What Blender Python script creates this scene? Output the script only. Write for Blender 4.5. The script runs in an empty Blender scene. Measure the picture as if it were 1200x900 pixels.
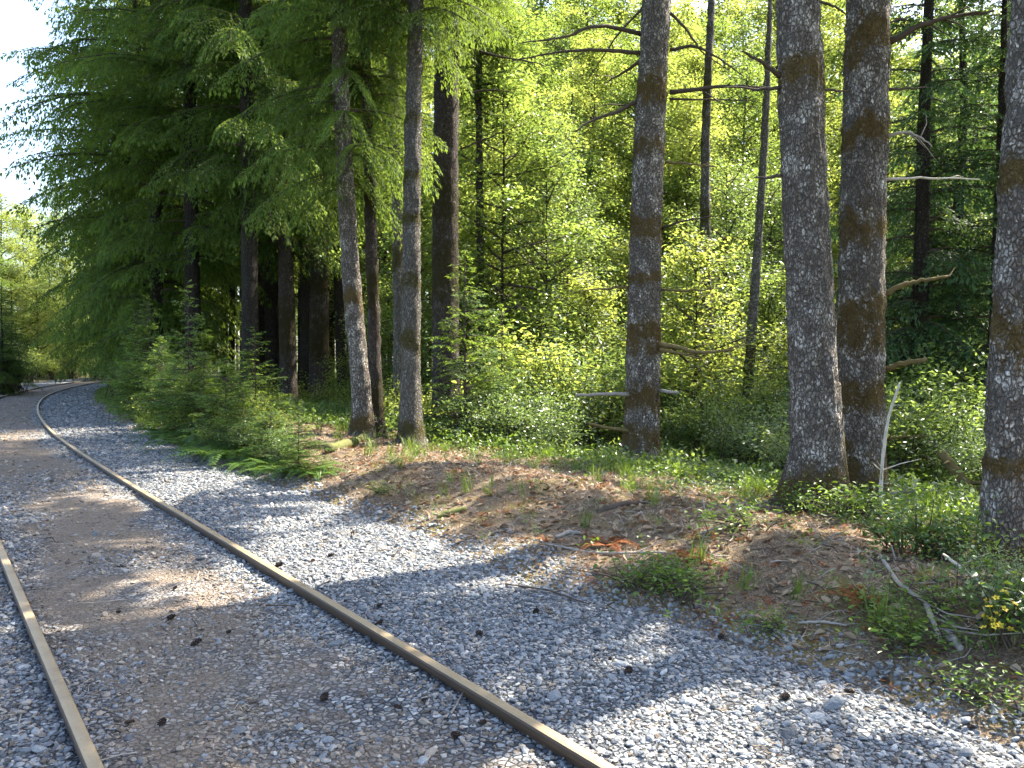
import bpy, math, random
import numpy as np
from mathutils import Vector, Matrix

rng = np.random.default_rng(11)
RND = random.Random(5)
S = bpy.context.scene
rad = math.radians

# ------------------------------------------------------------------ camera
FPX, PITCH, EYE = 924.0, rad(1.9), 1.55
cam_d = bpy.data.cameras.new("camera")
cam_d.sensor_width = 36.0
cam_d.lens = FPX / 1200.0 * 36.0
cam_d.clip_start, cam_d.clip_end = 0.05, 2000.0
cam = bpy.data.objects.new("camera", cam_d)
S.collection.objects.link(cam)
cam.location = (0, 0, EYE)
cam.rotation_euler = (rad(90) - PITCH, 0, 0)
S.camera = cam

# ------------------------------------------------------------------ sky, sun, exposure
SUN_AZ, SUN_EL = rad(57), rad(52)          # azimuth from +Y towards +X
W = bpy.data.worlds.new("World"); S.world = W; W.use_nodes = True
wn = W.node_tree; wn.nodes.clear()
sky = wn.nodes.new("ShaderNodeTexSky"); sky.sky_type = 'NISHITA'; sky.sun_disc = False
sky.sun_elevation = SUN_EL; sky.sun_rotation = SUN_AZ
sky.air_density = 1.0; sky.dust_density = 2.2; sky.ozone_density = 1.0
bg = wn.nodes.new("ShaderNodeBackground"); bg.inputs[1].default_value = 0.15
wo = wn.nodes.new("ShaderNodeOutputWorld")
wn.links.new(sky.outputs[0], bg.inputs[0]); wn.links.new(bg.outputs[0], wo.inputs[0])
sun_d = bpy.data.lights.new("sun", 'SUN'); sun_d.energy = 5.0; sun_d.angle = rad(0.55); sun_d.color = (1.0, 0.93, 0.80)
sun = bpy.data.objects.new("sun", sun_d); S.collection.objects.link(sun)
SDIR = Vector((math.sin(SUN_AZ) * math.cos(SUN_EL), math.cos(SUN_AZ) * math.cos(SUN_EL), math.sin(SUN_EL)))
sun.rotation_euler = (-SDIR).to_track_quat('-Z', 'Y').to_euler()
sun.location = (20, 10, 40)
S.view_settings.view_transform = 'Standard'; S.view_settings.look = 'None'
S.view_settings.exposure = 2.25; S.view_settings.gamma = 1.0
S.render.engine = 'CYCLES'
S.cycles.max_bounces = 6; S.cycles.diffuse_bounces = 3; S.cycles.glossy_bounces = 2
S.cycles.transmission_bounces = 5; S.cycles.transparent_max_bounces = 4
S.cycles.sample_clamp_indirect = 6.0
S.cycles.use_denoising = True; S.cycles.use_adaptive_sampling = True; S.cycles.adaptive_threshold = .03
S.cycles.caustics_reflective = False; S.cycles.caustics_refractive = False

# ------------------------------------------------------------------ numpy helpers
def _h(ix, iy, seed):
    v = np.sin(ix * 127.1 + iy * 311.7 + seed * 74.73) * 43758.5453
    return v - np.floor(v)
def vnoise(x, y, seed=0, px=None):
    x = np.asarray(x, float); y = np.asarray(y, float)
    ix = np.floor(x); iy = np.floor(y); fx = x - ix; fy = y - iy
    fx = fx * fx * (3 - 2 * fx); fy = fy * fy * (3 - 2 * fy)
    x1 = ix + 1
    if px: ix = np.mod(ix, px); x1 = np.mod(x1, px)
    a = _h(ix, iy, seed); b = _h(x1, iy, seed); c = _h(ix, iy + 1, seed); d = _h(x1, iy + 1, seed)
    return (a * (1 - fx) + b * fx) * (1 - fy) + (c * (1 - fx) + d * fx) * fy
def fbm(x, y, seed=0, o=4):
    s = 0; a = .5
    for k in range(o):
        s = s + a * vnoise(np.asarray(x) * 2 ** k, np.asarray(y) * 2 ** k, seed + k * 7); a *= .5
    return s
def sst(a, b, x):
    t = np.clip((np.asarray(x, float) - a) / (b - a), 0, 1); return t * t * (3 - 2 * t)
def unit(v):
    v = np.asarray(v, float); return v / np.maximum(np.linalg.norm(v, axis=-1, keepdims=True), 1e-9)

class MB:
    """collects vertices, triangles, quads and a per-vertex tint"""
    def __init__(s): s.V = []; s.Q = []; s.T = []; s.A = []; s.n = 0
    def add(s, V, Q=None, T=None, tint=0.5):
        V = np.asarray(V, float).reshape(-1, 3)
        s.V.append(V)
        s.A.append(np.broadcast_to(np.asarray(tint, float), (len(V),)).copy())
        if Q is not None and len(Q): s.Q.append(np.asarray(Q, int).reshape(-1, 4) + s.n)
        if T is not None and len(T): s.T.append(np.asarray(T, int).reshape(-1, 3) + s.n)
        s.n += len(V)
    def mesh(s, name, mat, smooth=False):
        V = np.concatenate(s.V) if s.V else np.zeros((0, 3))
        Q = np.concatenate(s.Q) if s.Q else np.zeros((0, 4), int)
        T = np.concatenate(s.T) if s.T else np.zeros((0, 3), int)
        m = bpy.data.meshes.new(name)
        m.vertices.add(len(V)); m.vertices.foreach_set("co", V.astype(np.float32).ravel())
        idx = np.concatenate([Q.ravel(), T.ravel()]).astype(np.int32)
        nq, nt = len(Q), len(T)
        m.loops.add(len(idx)); m.loops.foreach_set("vertex_index", idx)
        m.polygons.add(nq + nt)
        st = np.concatenate([np.arange(nq) * 4, nq * 4 + np.arange(nt) * 3]).astype(np.int32)
        m.polygons.foreach_set("loop_start", st)
        m.polygons.foreach_set("use_smooth", np.full(nq + nt, bool(smooth)))
        at = m.attributes.new("tint", 'FLOAT', 'POINT')
        at.data.foreach_set("value", np.concatenate(s.A).astype(np.float32))
        if mat: m.materials.append(mat)
        m.update(calc_edges=True)
        return m

def tube_arrays(path, radii, k=6, cap=True):
    path = np.asarray(path, float); radii = np.asarray(radii, float); n = len(path)
    t = np.gradient(path, axis=0); t = unit(t)
    ref = np.array([0, 0, 1.0]) if abs(t[:, 2]).mean() < .8 else np.array([1.0, 0, 0])
    a = unit(np.cross(t, ref)); b = np.cross(t, a)
    th = np.arange(k) * 2 * math.pi / k
    V = path[:, None] + radii[:, None, None] * (np.cos(th)[None, :, None] * a[:, None] + np.sin(th)[None, :, None] * b[:, None])
    V = V.reshape(-1, 3)
    i = np.arange(n - 1)[:, None] * k; j = np.arange(k)[None]; j2 = (j + 1) % k
    Q = np.stack([i + j, i + k + j, i + k + j2, i + j2], -1).reshape(-1, 4)
    T = []
    if cap:
        V = np.vstack([V, path[-1] + t[-1] * radii[-1] * .6])
        V = np.vstack([V, path[0] - t[0] * radii[0] * .15])
        T = [[(n - 1) * k + q, n * k, (n - 1) * k + (q + 1) % k] for q in range(k)] + [[q, (q + 1) % k, n * k + 1] for q in range(k)]
    return V, Q, T
def tube(mb, path, radii, k=6, tint=.5, cap=True):
    V, Q, T = tube_arrays(path, radii, k, cap); mb.add(V, Q, T, tint)

def add_leaves(mb, C, D, N, L, Wd, tint, fold=.12, oval=False, droop=0.0):
    """leaf blades centred on C, pointing along D; diamond (2 triangles) or oval (2 folded quads)"""
    C = np.asarray(C, float); n = len(C)
    if n == 0: return
    D = unit(D); Sx = unit(np.cross(D, N)); N2 = np.cross(Sx, D)
    L = np.broadcast_to(np.asarray(L, float), (n,))[:, None]; Wd = np.broadcast_to(np.asarray(Wd, float), (n,))[:, None]
    ti = np.broadcast_to(np.asarray(tint, float), (n,))
    base = C - D * L * .5; tip = C + D * L * .5 - N2 * L * droop
    if not oval:
        l = C + Sx * Wd * .5 + N2 * fold * Wd; r = C - Sx * Wd * .5 + N2 * fold * Wd
        V = np.stack([base, l, tip, r], 1).reshape(-1, 3)
        o = np.arange(n)[:, None] * 4
        T = np.concatenate([o + [[0, 3, 2]], o + [[0, 2, 1]]])
        mb.add(V, None, T, np.repeat(ti, 4))
    else:
        p1 = C - D * L * .18; p2 = C + D * L * .2
        l1 = p1 + Sx * Wd * .45 + N2 * fold * Wd; r1 = p1 - Sx * Wd * .45 + N2 * fold * Wd
        l2 = p2 + Sx * Wd * .38 + N2 * fold * Wd - N2 * L * droop * .4; r2 = p2 - Sx * Wd * .38 + N2 * fold * Wd - N2 * L * droop * .4
        V = np.stack([base, l1, l2, tip, r2, r1], 1).reshape(-1, 3)
        o = np.arange(n)[:, None] * 6
        Q = np.concatenate([o + [[0, 3, 2, 1]], o + [[0, 5, 4, 3]]])
        mb.add(V, Q, None, np.repeat(ti, 6))

# ------------------------------------------------------------------ scene-graph helpers
COL = S.collection
def link(o, parent=None):
    COL.objects.link(o)
    if parent is not None: o.parent = parent
    return o
def obj(name, mesh, parent=None, loc=None):
    o = bpy.data.objects.new(name, mesh)
    if parent is not None and name in ("limbs", "moss", "stem"): o["kind"] = "stuff"
    if loc is not None: o.location = loc
    return link(o, parent)
def root(name, loc=(0, 0, 0), rz=0.0):
    o = bpy.data.objects.new(name, None); o.location = loc; o.rotation_euler = (0, 0, rz); o.empty_display_size = .3
    return link(o)
def tag(o, label=None, cat=None, group=None, kind=None):
    if label: o["label"] = label
    if cat: o["category"] = cat
    if group: o["group"] = group
    if kind: o["kind"] = kind
    return o

# ------------------------------------------------------------------ materials
def newmat(name):
    m = bpy.data.materials.new(name); m.use_nodes = True
    nt = m.node_tree; nt.nodes.clear()
    return m, nt
def nd(nt, typ, **kw):
    n = nt.nodes.new(typ)
    for k, v in kw.items():
        if k.startswith("i_"):
            n.inputs[k[2:].replace("_", " ")].default_value = v
        else: setattr(n, k, v)
    return n
def ramp(nt, stops, interp='LINEAR'):
    n = nt.nodes.new("ShaderNodeValToRGB"); n.color_ramp.interpolation = interp
    el = n.color_ramp.elements
    while len(el) < len(stops): el.new(.5)
    for e, (p, c) in zip(el, stops):
        e.position = p; e.color = (*c, 1) if len(c) == 3 else c
    return n
def mixc(nt, a, b, fac, blend='MIX'):
    n = nt.nodes.new("ShaderNodeMix"); n.data_type = 'RGBA'; n.blend_type = blend
    for sock, v in ((n.inputs[0], fac), (n.inputs[6], a), (n.inputs[7], b)):
        if isinstance(v, bpy.types.NodeSocket): nt.links.new(v, sock)
        elif isinstance(v, (int, float)): sock.default_value = v if sock.type == 'VALUE' else (v, v, v, 1)
        else: sock.default_value = (*v, 1)
    return n.outputs[2]
def mth(nt, op, a, b=0.0, c=None, clamp=False):
    n = nt.nodes.new("ShaderNodeMath"); n.operation = op; n.use_clamp = clamp
    for i, v in enumerate((a, b) if c is None else (a, b, c)):
        if isinstance(v, bpy.types.NodeSocket): nt.links.new(v, n.inputs[i])
        else: n.inputs[i].default_value = v
    return n.outputs[0]
def tex_noise(nt, vec, scale, detail=4, rough=.55):
    n = nd(nt, "ShaderNodeTexNoise"); n.inputs["Scale"].default_value = scale
    n.inputs["Detail"].default_value = detail; n.inputs["Roughness"].default_value = rough
    if vec: nt.links.new(vec, n.inputs["Vector"])
    return n.outputs[0]
def coords(nt, scale=(1, 1, 1), kind="Object"):
    t = nd(nt, "ShaderNodeTexCoord"); m = nd(nt, "ShaderNodeMapping"); m.inputs["Scale"].default_value = scale
    nt.links.new(t.outputs[kind], m.inputs[0]); return m.outputs[0]
def attr(nt, name="tint"):
    n = nd(nt, "ShaderNodeAttribute"); n.attribute_name = name; return n.outputs["Fac"]

def leaf_mat(name, dark, light, trans, tfac=.45, rough=.45, spec=.35, vary=.35):
    m, nt = newmat(name)
    oi = nd(nt, "ShaderNodeObjectInfo")
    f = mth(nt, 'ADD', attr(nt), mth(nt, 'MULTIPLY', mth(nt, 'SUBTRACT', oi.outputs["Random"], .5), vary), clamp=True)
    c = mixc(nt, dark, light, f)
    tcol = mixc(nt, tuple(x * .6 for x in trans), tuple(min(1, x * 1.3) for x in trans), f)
    p = nd(nt, "ShaderNodeBsdfPrincipled"); p.inputs["Roughness"].default_value = rough
    p.inputs["Specular IOR Level"].default_value = spec
    nt.links.new(c, p.inputs["Base Color"])
    t = nd(nt, "ShaderNodeBsdfTranslucent"); nt.links.new(tcol, t.inputs[0])
    mx = nd(nt, "ShaderNodeMixShader"); mx.inputs[0].default_value = tfac
    nt.links.new(p.outputs[0], mx.inputs[1]); nt.links.new(t.outputs[0], mx.inputs[2])
    o = nd(nt, "ShaderNodeOutputMaterial"); nt.links.new(mx.outputs[0], o.inputs[0])
    return m
def finish(nt, col, rough, height=None, bstr=.5, bdist=.02, spec=.3):
    p = nd(nt, "ShaderNodeBsdfPrincipled"); p.inputs["Specular IOR Level"].default_value = spec
    if isinstance(rough, bpy.types.NodeSocket): nt.links.new(rough, p.inputs["Roughness"])
    else: p.inputs["Roughness"].default_value = rough
    if isinstance(col, bpy.types.NodeSocket): nt.links.new(col, p.inputs["Base Color"])
    else: p.inputs["Base Color"].default_value = (*col, 1)
    if height is not None:
        b = nd(nt, "ShaderNodeBump"); b.inputs["Strength"].default_value = bstr; b.inputs["Distance"].default_value = bdist
        nt.links.new(height, b.inputs["Height"]); nt.links.new(b.outputs[0], p.inputs["Normal"])
    o = nd(nt, "ShaderNodeOutputMaterial"); nt.links.new(p.outputs[0], o.inputs[0])

def bark_mat(name, plate, fissure, lichen, moss, sc=1.0, lich=.5):
    m, nt = newmat(name)
    v = coords(nt, (1, 1, .55))
    wv = nd(nt, "ShaderNodeVectorMath"); wv.operation = 'MULTIPLY_ADD'
    nz = nd(nt, "ShaderNodeTexNoise"); nz.inputs["Scale"].default_value = 22 * sc; nz.inputs["Detail"].default_value = 3; nt.links.new(v, nz.inputs["Vector"])
    nt.links.new(nz.outputs["Color"], wv.inputs[0]); wv.inputs[1].default_value = (.05, .05, .05); nt.links.new(v, wv.inputs[2])
    vo = nd(nt, "ShaderNodeTexVoronoi"); vo.feature = 'DISTANCE_TO_EDGE'; vo.inputs["Scale"].default_value = 36 * sc; nt.links.new(wv.outputs[0], vo.inputs["Vector"])
    vc = nd(nt, "ShaderNodeTexVoronoi"); vc.inputs["Scale"].default_value = 36 * sc; nt.links.new(wv.outputs[0], vc.inputs["Vector"])
    crack = tex_noise(nt, coords(nt, (1, 1, .4)), 26 * sc, 5, .7)
    ck = ramp(nt, [(.40, (0, 0, 0)), (.54, (1, 1, 1))]); nt.links.new(crack, ck.inputs[0])
    edge = mth(nt, 'MULTIPLY', mth(nt, 'MULTIPLY', vo.outputs[0], 5.0, clamp=True), mth(nt, 'ADD', mth(nt, 'MULTIPLY', ck.outputs[0], .8), .2))
    cell = mth(nt, 'MULTIPLY', vc.outputs["Color"], 1.0)
    base = mixc(nt, fissure, plate, edge)
    base = mixc(nt, base, tuple(x * 2.0 for x in plate), mth(nt, 'MULTIPLY', mth(nt, 'MULTIPLY', cell, edge), .6))
    fine = tex_noise(nt, coords(nt, (1, 1, .7)), 110 * sc, 3, .7)
    base = mixc(nt, base, tuple(x * .35 for x in plate), mth(nt, 'MULTIPLY', fine, .55))
    base = mixc(nt, base, tuple(x * .45 for x in plate), mth(nt, 'MULTIPLY', tex_noise(nt, coords(nt, (1, 1, .7)), 2.6, 4, .6), .6))
    big = tex_noise(nt, coords(nt, (1, 1, .8)), 4.5, 3, .6)
    sp = tex_noise(nt, coords(nt, (1, 1, .8)), 38, 4, .7)
    lsum = mth(nt, 'ADD', mth(nt, 'MULTIPLY', big, .5), mth(nt, 'MULTIPLY', sp, .5))
    lm = ramp(nt, [(.50, (0, 0, 0)), (.57, (1, 1, 1))]); nt.links.new(lsum, lm.inputs[0])
    lf = mth(nt, 'MULTIPLY', mth(nt, 'MULTIPLY', lm.outputs[0], edge), mth(nt, 'MULTIPLY', mth(nt, 'ADD', cell, .35), lich), clamp=True)
    base = mixc(nt, base, lichen, lf)
    mn = tex_noise(nt, coords(nt, (1, 1, 1)), 30, 4, .7)
    mn2 = tex_noise(nt, coords(nt, (1, 1, .7)), 8, 6, .75)
    ms = mth(nt, 'ADD', attr(nt, "tint"), mth(nt, 'ADD', mth(nt, 'MULTIPLY', mth(nt, 'SUBTRACT', mn, .5), 1.1), mth(nt, 'MULTIPLY', mth(nt, 'SUBTRACT', mn2, .5), 2.4)))
    mr = ramp(nt, [(.42, (0, 0, 0)), (.78, (1, 1, 1))]); nt.links.new(ms, mr.inputs[0])
    mcol = mixc(nt, tuple(x * .5 for x in moss), tuple(x * 1.5 for x in moss), tex_noise(nt, coords(nt), 55, 3))
    base = mixc(nt, base, mcol, mth(nt, 'MULTIPLY', mr.outputs[0], .93))
    hgt = mth(nt, 'ADD', mth(nt, 'MULTIPLY', edge, .8), mth(nt, 'MULTIPLY', fine, .35))
    finish(nt, base, .9, hgt, 1.0, .05, .15)
    return m

M = {}
M['bark_grey'] = bark_mat("bark_grey_lichen", (.30, .252, .21), (.026, .020, .015), (.68, .62, .54), (.115, .076, .022), .9, 1.3)
M['bark_fir'] = bark_mat("bark_fir", (.15, .115, .092), (.02, .014, .011), (.32, .31, .29), (.05, .04, .012), 1.0, .5)
M['bark_dark'] = bark_mat("bark_dark", (.085, .068, .055), (.014, .011, .009), (.13, .13, .11), (.04, .035, .012), .9, .4)
M['bark_alder'] = bark_mat("bark_alder", (.25, .225, .19), (.05, .04, .03), (.42, .4, .36), (.07, .06, .014), .8, .7)

def wood_mat(name, a, b, sc=20):
    m, nt = newmat(name)
    n = tex_noise(nt, coords(nt), sc, 5, .65)
    n2 = tex_noise(nt, coords(nt), sc * 6, 3, .6)
    finish(nt, mixc(nt, a, b, n), .85, n2, .5, .01, .2); return m
M['twig'] = wood_mat("dead_twig", (.035, .025, .018), (.10, .075, .055))
M['twig_moss'] = wood_mat("mossy_branch", (.07, .05, .02), (.20, .15, .06))
M['dead_pale'] = wood_mat("bleached_wood", (.30, .26, .21), (.62, .56, .47), 15)
M['dead_grey'] = wood_mat("grey_dead_wood", (.14, .12, .10), (.38, .34, .29), 18)
M['log_moss'] = wood_mat("mossy_log", (.05, .045, .02), (.16, .17, .05), 9)
M['moss'] = leaf_mat("trunk_moss", (.030, .020, .007), (.085, .062, .016), (.10, .07, .015), .35, .9, .1)

M['needle'] = leaf_mat("conifer_needles", (.026, .058, .014), (.085, .13, .028), (.20, .285, .036), .45, .65, .15)
M['needle_blue'] = leaf_mat("cedar_needles", (.026, .062, .028), (.075, .13, .055), (.11, .19, .04), .4, .6, .2)
M['needle_young'] = leaf_mat("young_needles", (.045, .095, .022), (.12, .19, .055), (.24, .34, .04), .45, .6, .2)
M['leaf_bright'] = leaf_mat("broad_leaf_bright", (.055, .098, .020), (.13, .172, .045), (.42, .48, .085), .54, .45, .35)
M['leaf_mid'] = leaf_mat("broad_leaf_mid", (.038, .082, .022), (.095, .148, .042), (.28, .37, .06), .5, .4, .4)
M['leaf_pale'] = leaf_mat("shrub_leaf_pale", (.055, .10, .038), (.13, .19, .085), (.26, .36, .07), .45, .32, .55)
M['leaf_salal'] = leaf_mat("evergreen_shrub_leaf", (.030, .075, .016), (.085, .150, .035), (.20, .30, .025), .4, .32, .5)
M['fern'] = leaf_mat("fern_frond", (.045, .10, .018), (.11, .185, .035), (.16, .25, .02), .45, .45, .35)
M['grass'] = leaf_mat("grass_blade", (.055, .115, .018), (.15, .20, .040), (.18, .26, .025), .45, .45, .35)
M['herb'] = leaf_mat("herb_leaf", (.045, .10, .015), (.13, .20, .03), (.18, .28, .02), .42, .42, .4)
M['dead_leaf'] = leaf_mat("dead_leaf", (.11, .060, .033), (.50, .39, .26), (.2, .11, .05), .2, .75, .2, .6)
M['bracken'] = leaf_mat("dead_bracken", (.11, .032, .012), (.26, .10, .035), (.26, .09, .02), .35, .8, .15)
M['petal'] = leaf_mat("yellow_petal", (.60, .42, .03), (.72, .54, .05), (.8, .55, .02), .35, .5, .3)

# ------------------------------------------------------------------ track centre line and terrain
def heading(s):   # degrees to the left of +Y
    return np.interp(s, [-30, 0, 9, 14, 21, 28, 35, 44, 65, 90, 140], [37, 37, 36.8, 35.4, 32.6, 30, 26.5, 22, 12, 0, -14])
DS = .25
_s = np.arange(0, 140, DS); _hd = np.radians(heading(_s + DS / 2))
_p = np.array([-.315, 2.48]) + np.concatenate([[[0, 0]], np.cumsum(np.stack([-np.sin(_hd), np.cos(_hd)], 1) * DS, 0)])[:-1]
_sb = np.arange(-30, 0, DS); _d0 = np.array([-math.sin(rad(37)), math.cos(rad(37))])
LINE_S = np.concatenate([_sb, _s]); LINE_P = np.concatenate([np.array([-.315, 2.48]) + _sb[:, None] * _d0, _p])
LINE_T = unit(np.gradient(LINE_P, axis=0)); LINE_N = np.stack([LINE_T[:, 1], -LINE_T[:, 0]], 1)   # to the right
def sd(x, y):
    """arc length and signed offset (right +) of points from the centre line"""
    x = np.atleast_1d(np.asarray(x, float)); y = np.atleast_1d(np.asarray(y, float))
    s = np.empty(len(x)); d = np.empty(len(x))
    for a in range(0, len(x), 20000):
        b = slice(a, a + 20000)
        dx = x[b, None] - LINE_P[None, :, 0]; dy = y[b, None] - LINE_P[None, :, 1]
        i = np.argmin(dx * dx + dy * dy, 1); r = np.arange(len(i))
        s[b] = LINE_S[i] + dx[r, i] * LINE_T[i, 0] + dy[r, i] * LINE_T[i, 1]
        d[b] = dx[r, i] * LINE_N[i, 0] + dy[r, i] * LINE_N[i, 1]
    return s, d
def track_xy(s, d):
    s = np.asarray(s, float); d = np.asarray(d, float)
    px = np.interp(s, LINE_S, LINE_P[:, 0]); py = np.interp(s, LINE_S, LINE_P[:, 1])
    nx = np.interp(s, LINE_S, LINE_N[:, 0]); ny = np.interp(s, LINE_S, LINE_N[:, 1])
    return px + nx * d, py + ny * d
def terrain(x, y):
    sh = np.shape(x); x = np.ravel(np.asarray(x, float)); y = np.ravel(np.asarray(y, float))
    s, d = sd(x, y)
    e = d + (fbm(x * .7, y * .7, 3, 3) - .45) * .9
    z = -.16 + .20 * sst(1.75, 2.75, e) + .13 * sst(2.6, 4.4, e)
    z += .16 * np.exp(-((e - 4.0) / 1.1) ** 2) * fbm(x * .5, y * .5, 9, 2) * 2.2 * sst(2.3, 3.2, e)
    z -= .12 * (1 - sst(6, 13, s)) * sst(3.2, 4.8, d)
    fall = (1 - sst(16, 38, s))
    z -= fall * (2.6 * sst(5.9, 15, d) - 1.8 * sst(26, 60, d)) + (1 - fall) * .25 * sst(6, 12, d)
    z += 6.0 * sst(45, 160, d)
    z += .22 * sst(-3.0, -5.5, d) + 1.0 * sst(-6, -30, d)
    off = sst(2.4, 3.6, d) + sst(-3.6, -5, d)
    z += off * ((fbm(x * 1.6, y * 1.6, 21, 4) - .47) * .16 + (fbm(x * .3, y * .3, 5, 3) - .44) * .35 * sst(4, 9, np.abs(d)))
    return z.reshape(sh)
def bed_z(s, d, x, y):
    z = -.012 * np.abs(d) * .4 + (fbm(x * 1.3, y * 1.3, 31, 3) - .45) * .035
    z = z - .15 * sst(1.95, 3.1, d) - .2 * sst(-3.6, -5.2, d)
    gauge = np.exp(-((np.abs(d) - .7525) / .12) ** 2)
    return z - .012 * gauge - .02 * (1 - sst(.5, .8, np.abs(d)))
def tz(x, y): return float(terrain(np.array([x]), np.array([y]))[0])
def topz(x, y):
    x = np.atleast_1d(x).astype(float); y = np.atleast_1d(y).astype(float)
    s, d = sd(x, y); return np.maximum(terrain(x, y), bed_z(s, d, x, y))
CP, SP = math.cos(PITCH), math.sin(PITCH)
def P(u, v, depth):
    """point seen at photo position (u, v), depth metres ahead"""
    a = (u - 600) / FPX; b = (450 - v) / FPX
    return np.array([a, CP + b * SP, b * CP - SP]) * (depth / (CP + b * SP)) + np.array([0, 0, EYE])
def G(u, v):
    """where the ground is seen at photo position (u, v)"""
    ts = np.geomspace(2.0, 220, 900)
    a = (u - 600) / FPX; b = (450 - v) / FPX
    X = a * ts; Y = (CP + b * SP) * ts; Z = EYE + (b * CP - SP) * ts
    h = topz(X, Y); i = np.argmax(Z < h)
    if i == 0: i = 600
    return np.array([X[i], Y[i], h[i]])

# ------------------------------------------------------------------ ground
def ground_mat():
    m, nt = newmat("forest_floor")
    v = coords(nt)
    n1 = tex_noise(nt, v, .9, 5, .6); n2 = tex_noise(nt, v, 14, 6, .7); n3 = tex_noise(nt, v, 70, 4, .7)
    c = mixc(nt, (.058, .040, .026), (.24, .178, .12), n2)
    r = ramp(nt, [(.38, (0, 0, 0)), (.66, (1, 1, 1))]); nt.links.new(n1, r.inputs[0])
    c = mixc(nt, c, (.31, .235, .16), mth(nt, 'MULTIPLY', r.outputs[0], .5))
    r3 = ramp(nt, [(.35, (.35, .35, .35)), (.7, (1.5, 1.5, 1.5))]); nt.links.new(n3, r3.inputs[0])
    c = mixc(nt, c, r3.outputs[0], 1.0, 'MULTIPLY')
    ms = ramp(nt, [(.50, (0, 0, 0)), (.64, (1, 1, 1))]); nt.links.new(tex_noise(nt, v, 1.7, 6, .65), ms.inputs[0])
    c = mixc(nt, c, mixc(nt, (.06, .055, .010), (.22, .17, .03), n3), mth(nt, 'MULTIPLY', ms.outputs[0], .7))
    c = mixc(nt, c, mixc(nt, (.025, .05, .012), (.07, .11, .025), n3), mth(nt, 'MULTIPLY', attr(nt), .8))
    h = mth(nt, 'ADD', n2, mth(nt, 'MULTIPLY', n3, .5))
    finish(nt, c, .95, h, .8, .05, .12); return m
def bed_mat():
    m, nt = newmat("track_ballast")
    v = coords(nt)
    vo = nd(nt, "ShaderNodeTexVoronoi"); vo.inputs["Scale"].default_value = 30; nt.links.new(v, vo.inputs["Vector"])
    ve = nd(nt, "ShaderNodeTexVoronoi"); ve.feature = 'DISTANCE_TO_EDGE'; ve.inputs["Scale"].default_value = 30; nt.links.new(v, ve.inputs["Vector"])
    sep = nd(nt, "ShaderNodeSeparateColor"); nt.links.new(vo.outputs["Color"], sep.inputs[0])
    cr = ramp(nt, [(0, (.07, .075, .085)), (.45, (.17, .18, .19)), (.8, (.30, .30, .30)), (1, (.5, .49, .46))]); nt.links.new(sep.outputs[0], cr.inputs[0])
    eg = mth(nt, 'MULTIPLY', ve.outputs[0], 6, clamp=True)
    st = mixc(nt, (.03, .028, .026), cr.outputs[0], eg)
    n2 = tex_noise(nt, v, 45, 5, .7); n1 = tex_noise(nt, v, 1.3, 5, .6)
    dirt = mixc(nt, (.12, .088, .060), (.29, .222, .16), n2)
    dm = mth(nt, 'ADD', attr(nt), mth(nt, 'MULTIPLY', mth(nt, 'SUBTRACT', n1, .5), 1.6))
    dr = ramp(nt, [(.40, (0, 0, 0)), (.75, (1, 1, 1))]); nt.links.new(dm, dr.inputs[0])
    c = mixc(nt, st, dirt, mth(nt, 'MULTIPLY', dr.outputs[0], .85))
    h = mth(nt, 'ADD', eg, n2)
    finish(nt, c, .9, h, .8, .02, .2); return m
def axis(lo, hi, c, fine, grow):
    out = [c]; st = fine
    while out[-1] < hi: out.append(out[-1] + st); st = min(st * grow, 12)
    neg = [c]; st = fine
    while neg[-1] > lo: neg.append(neg[-1] - st); st = min(st * grow, 12)
    return np.array(sorted(set(neg + out)))
gx = axis(-330, 330, 0.5, .085, 1.026); gy = axis(-60, 420, 6.0, .085, 1.026)
GX, GY = np.meshgrid(gx, gy); GZ = terrain(GX, GY)
_gs, _gd = sd(GX.ravel(), GY.ravel())
_grn = np.clip(sst(5.0, 8.5, _gd) * .7 + sst(-3.8, -5, _gd) * .8 + sst(14, 22, _gs) * sst(2.6, 4, _gd) * .8, 0, 1)
mb = MB(); nx_, ny_ = len(gx), len(gy)
ii = (np.arange(ny_ - 1)[:, None] * nx_ + np.arange(nx_ - 1)[None]).ravel()
mb.add(np.stack([GX.ravel(), GY.ravel(), GZ.ravel()], 1), np.stack([ii, ii + 1, ii + nx_ + 1, ii + nx_], 1), None, _grn)
ground = obj("ground", mb.mesh("ground", ground_mat(), True)); tag(ground, kind="structure")

ss = np.concatenate([np.arange(-8, 14, .09), np.arange(14, 40, .22), np.arange(40, 125, .7)])
dd = np.concatenate([np.arange(-6.5, -1.4, .18), np.arange(-1.4, 3.3, .06)])
BS, BD = np.meshgrid(ss, dd, indexing='ij'); BX, BY = track_xy(BS.ravel(), BD.ravel())
BZ = bed_z(BS.ravel(), BD.ravel(), BX, BY)
def dirtiness(s, d):
    return np.clip(1.0 * np.exp(-((d + .05) / .72) ** 4) * (.35 + .85 * vnoise(s * .55, d * 1.2, 4)) + .35 * sst(2.2, 2.7, d) + .25 * sst(20, 40, s), 0, 1)
mb = MB(); nd_ = len(dd)
ii = (np.arange(len(ss) - 1)[:, None] * nd_ + np.arange(nd_ - 1)[None]).ravel()
mb.add(np.stack([BX, BY, BZ], 1), np.stack([ii, ii + nd_, ii + nd_ + 1, ii + 1], 1), None, dirtiness(BS.ravel(), BD.ravel()))
bed = obj("ballast_path", mb.mesh("ballast_path", bed_mat(), True)); tag(bed, kind="structure")

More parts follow.
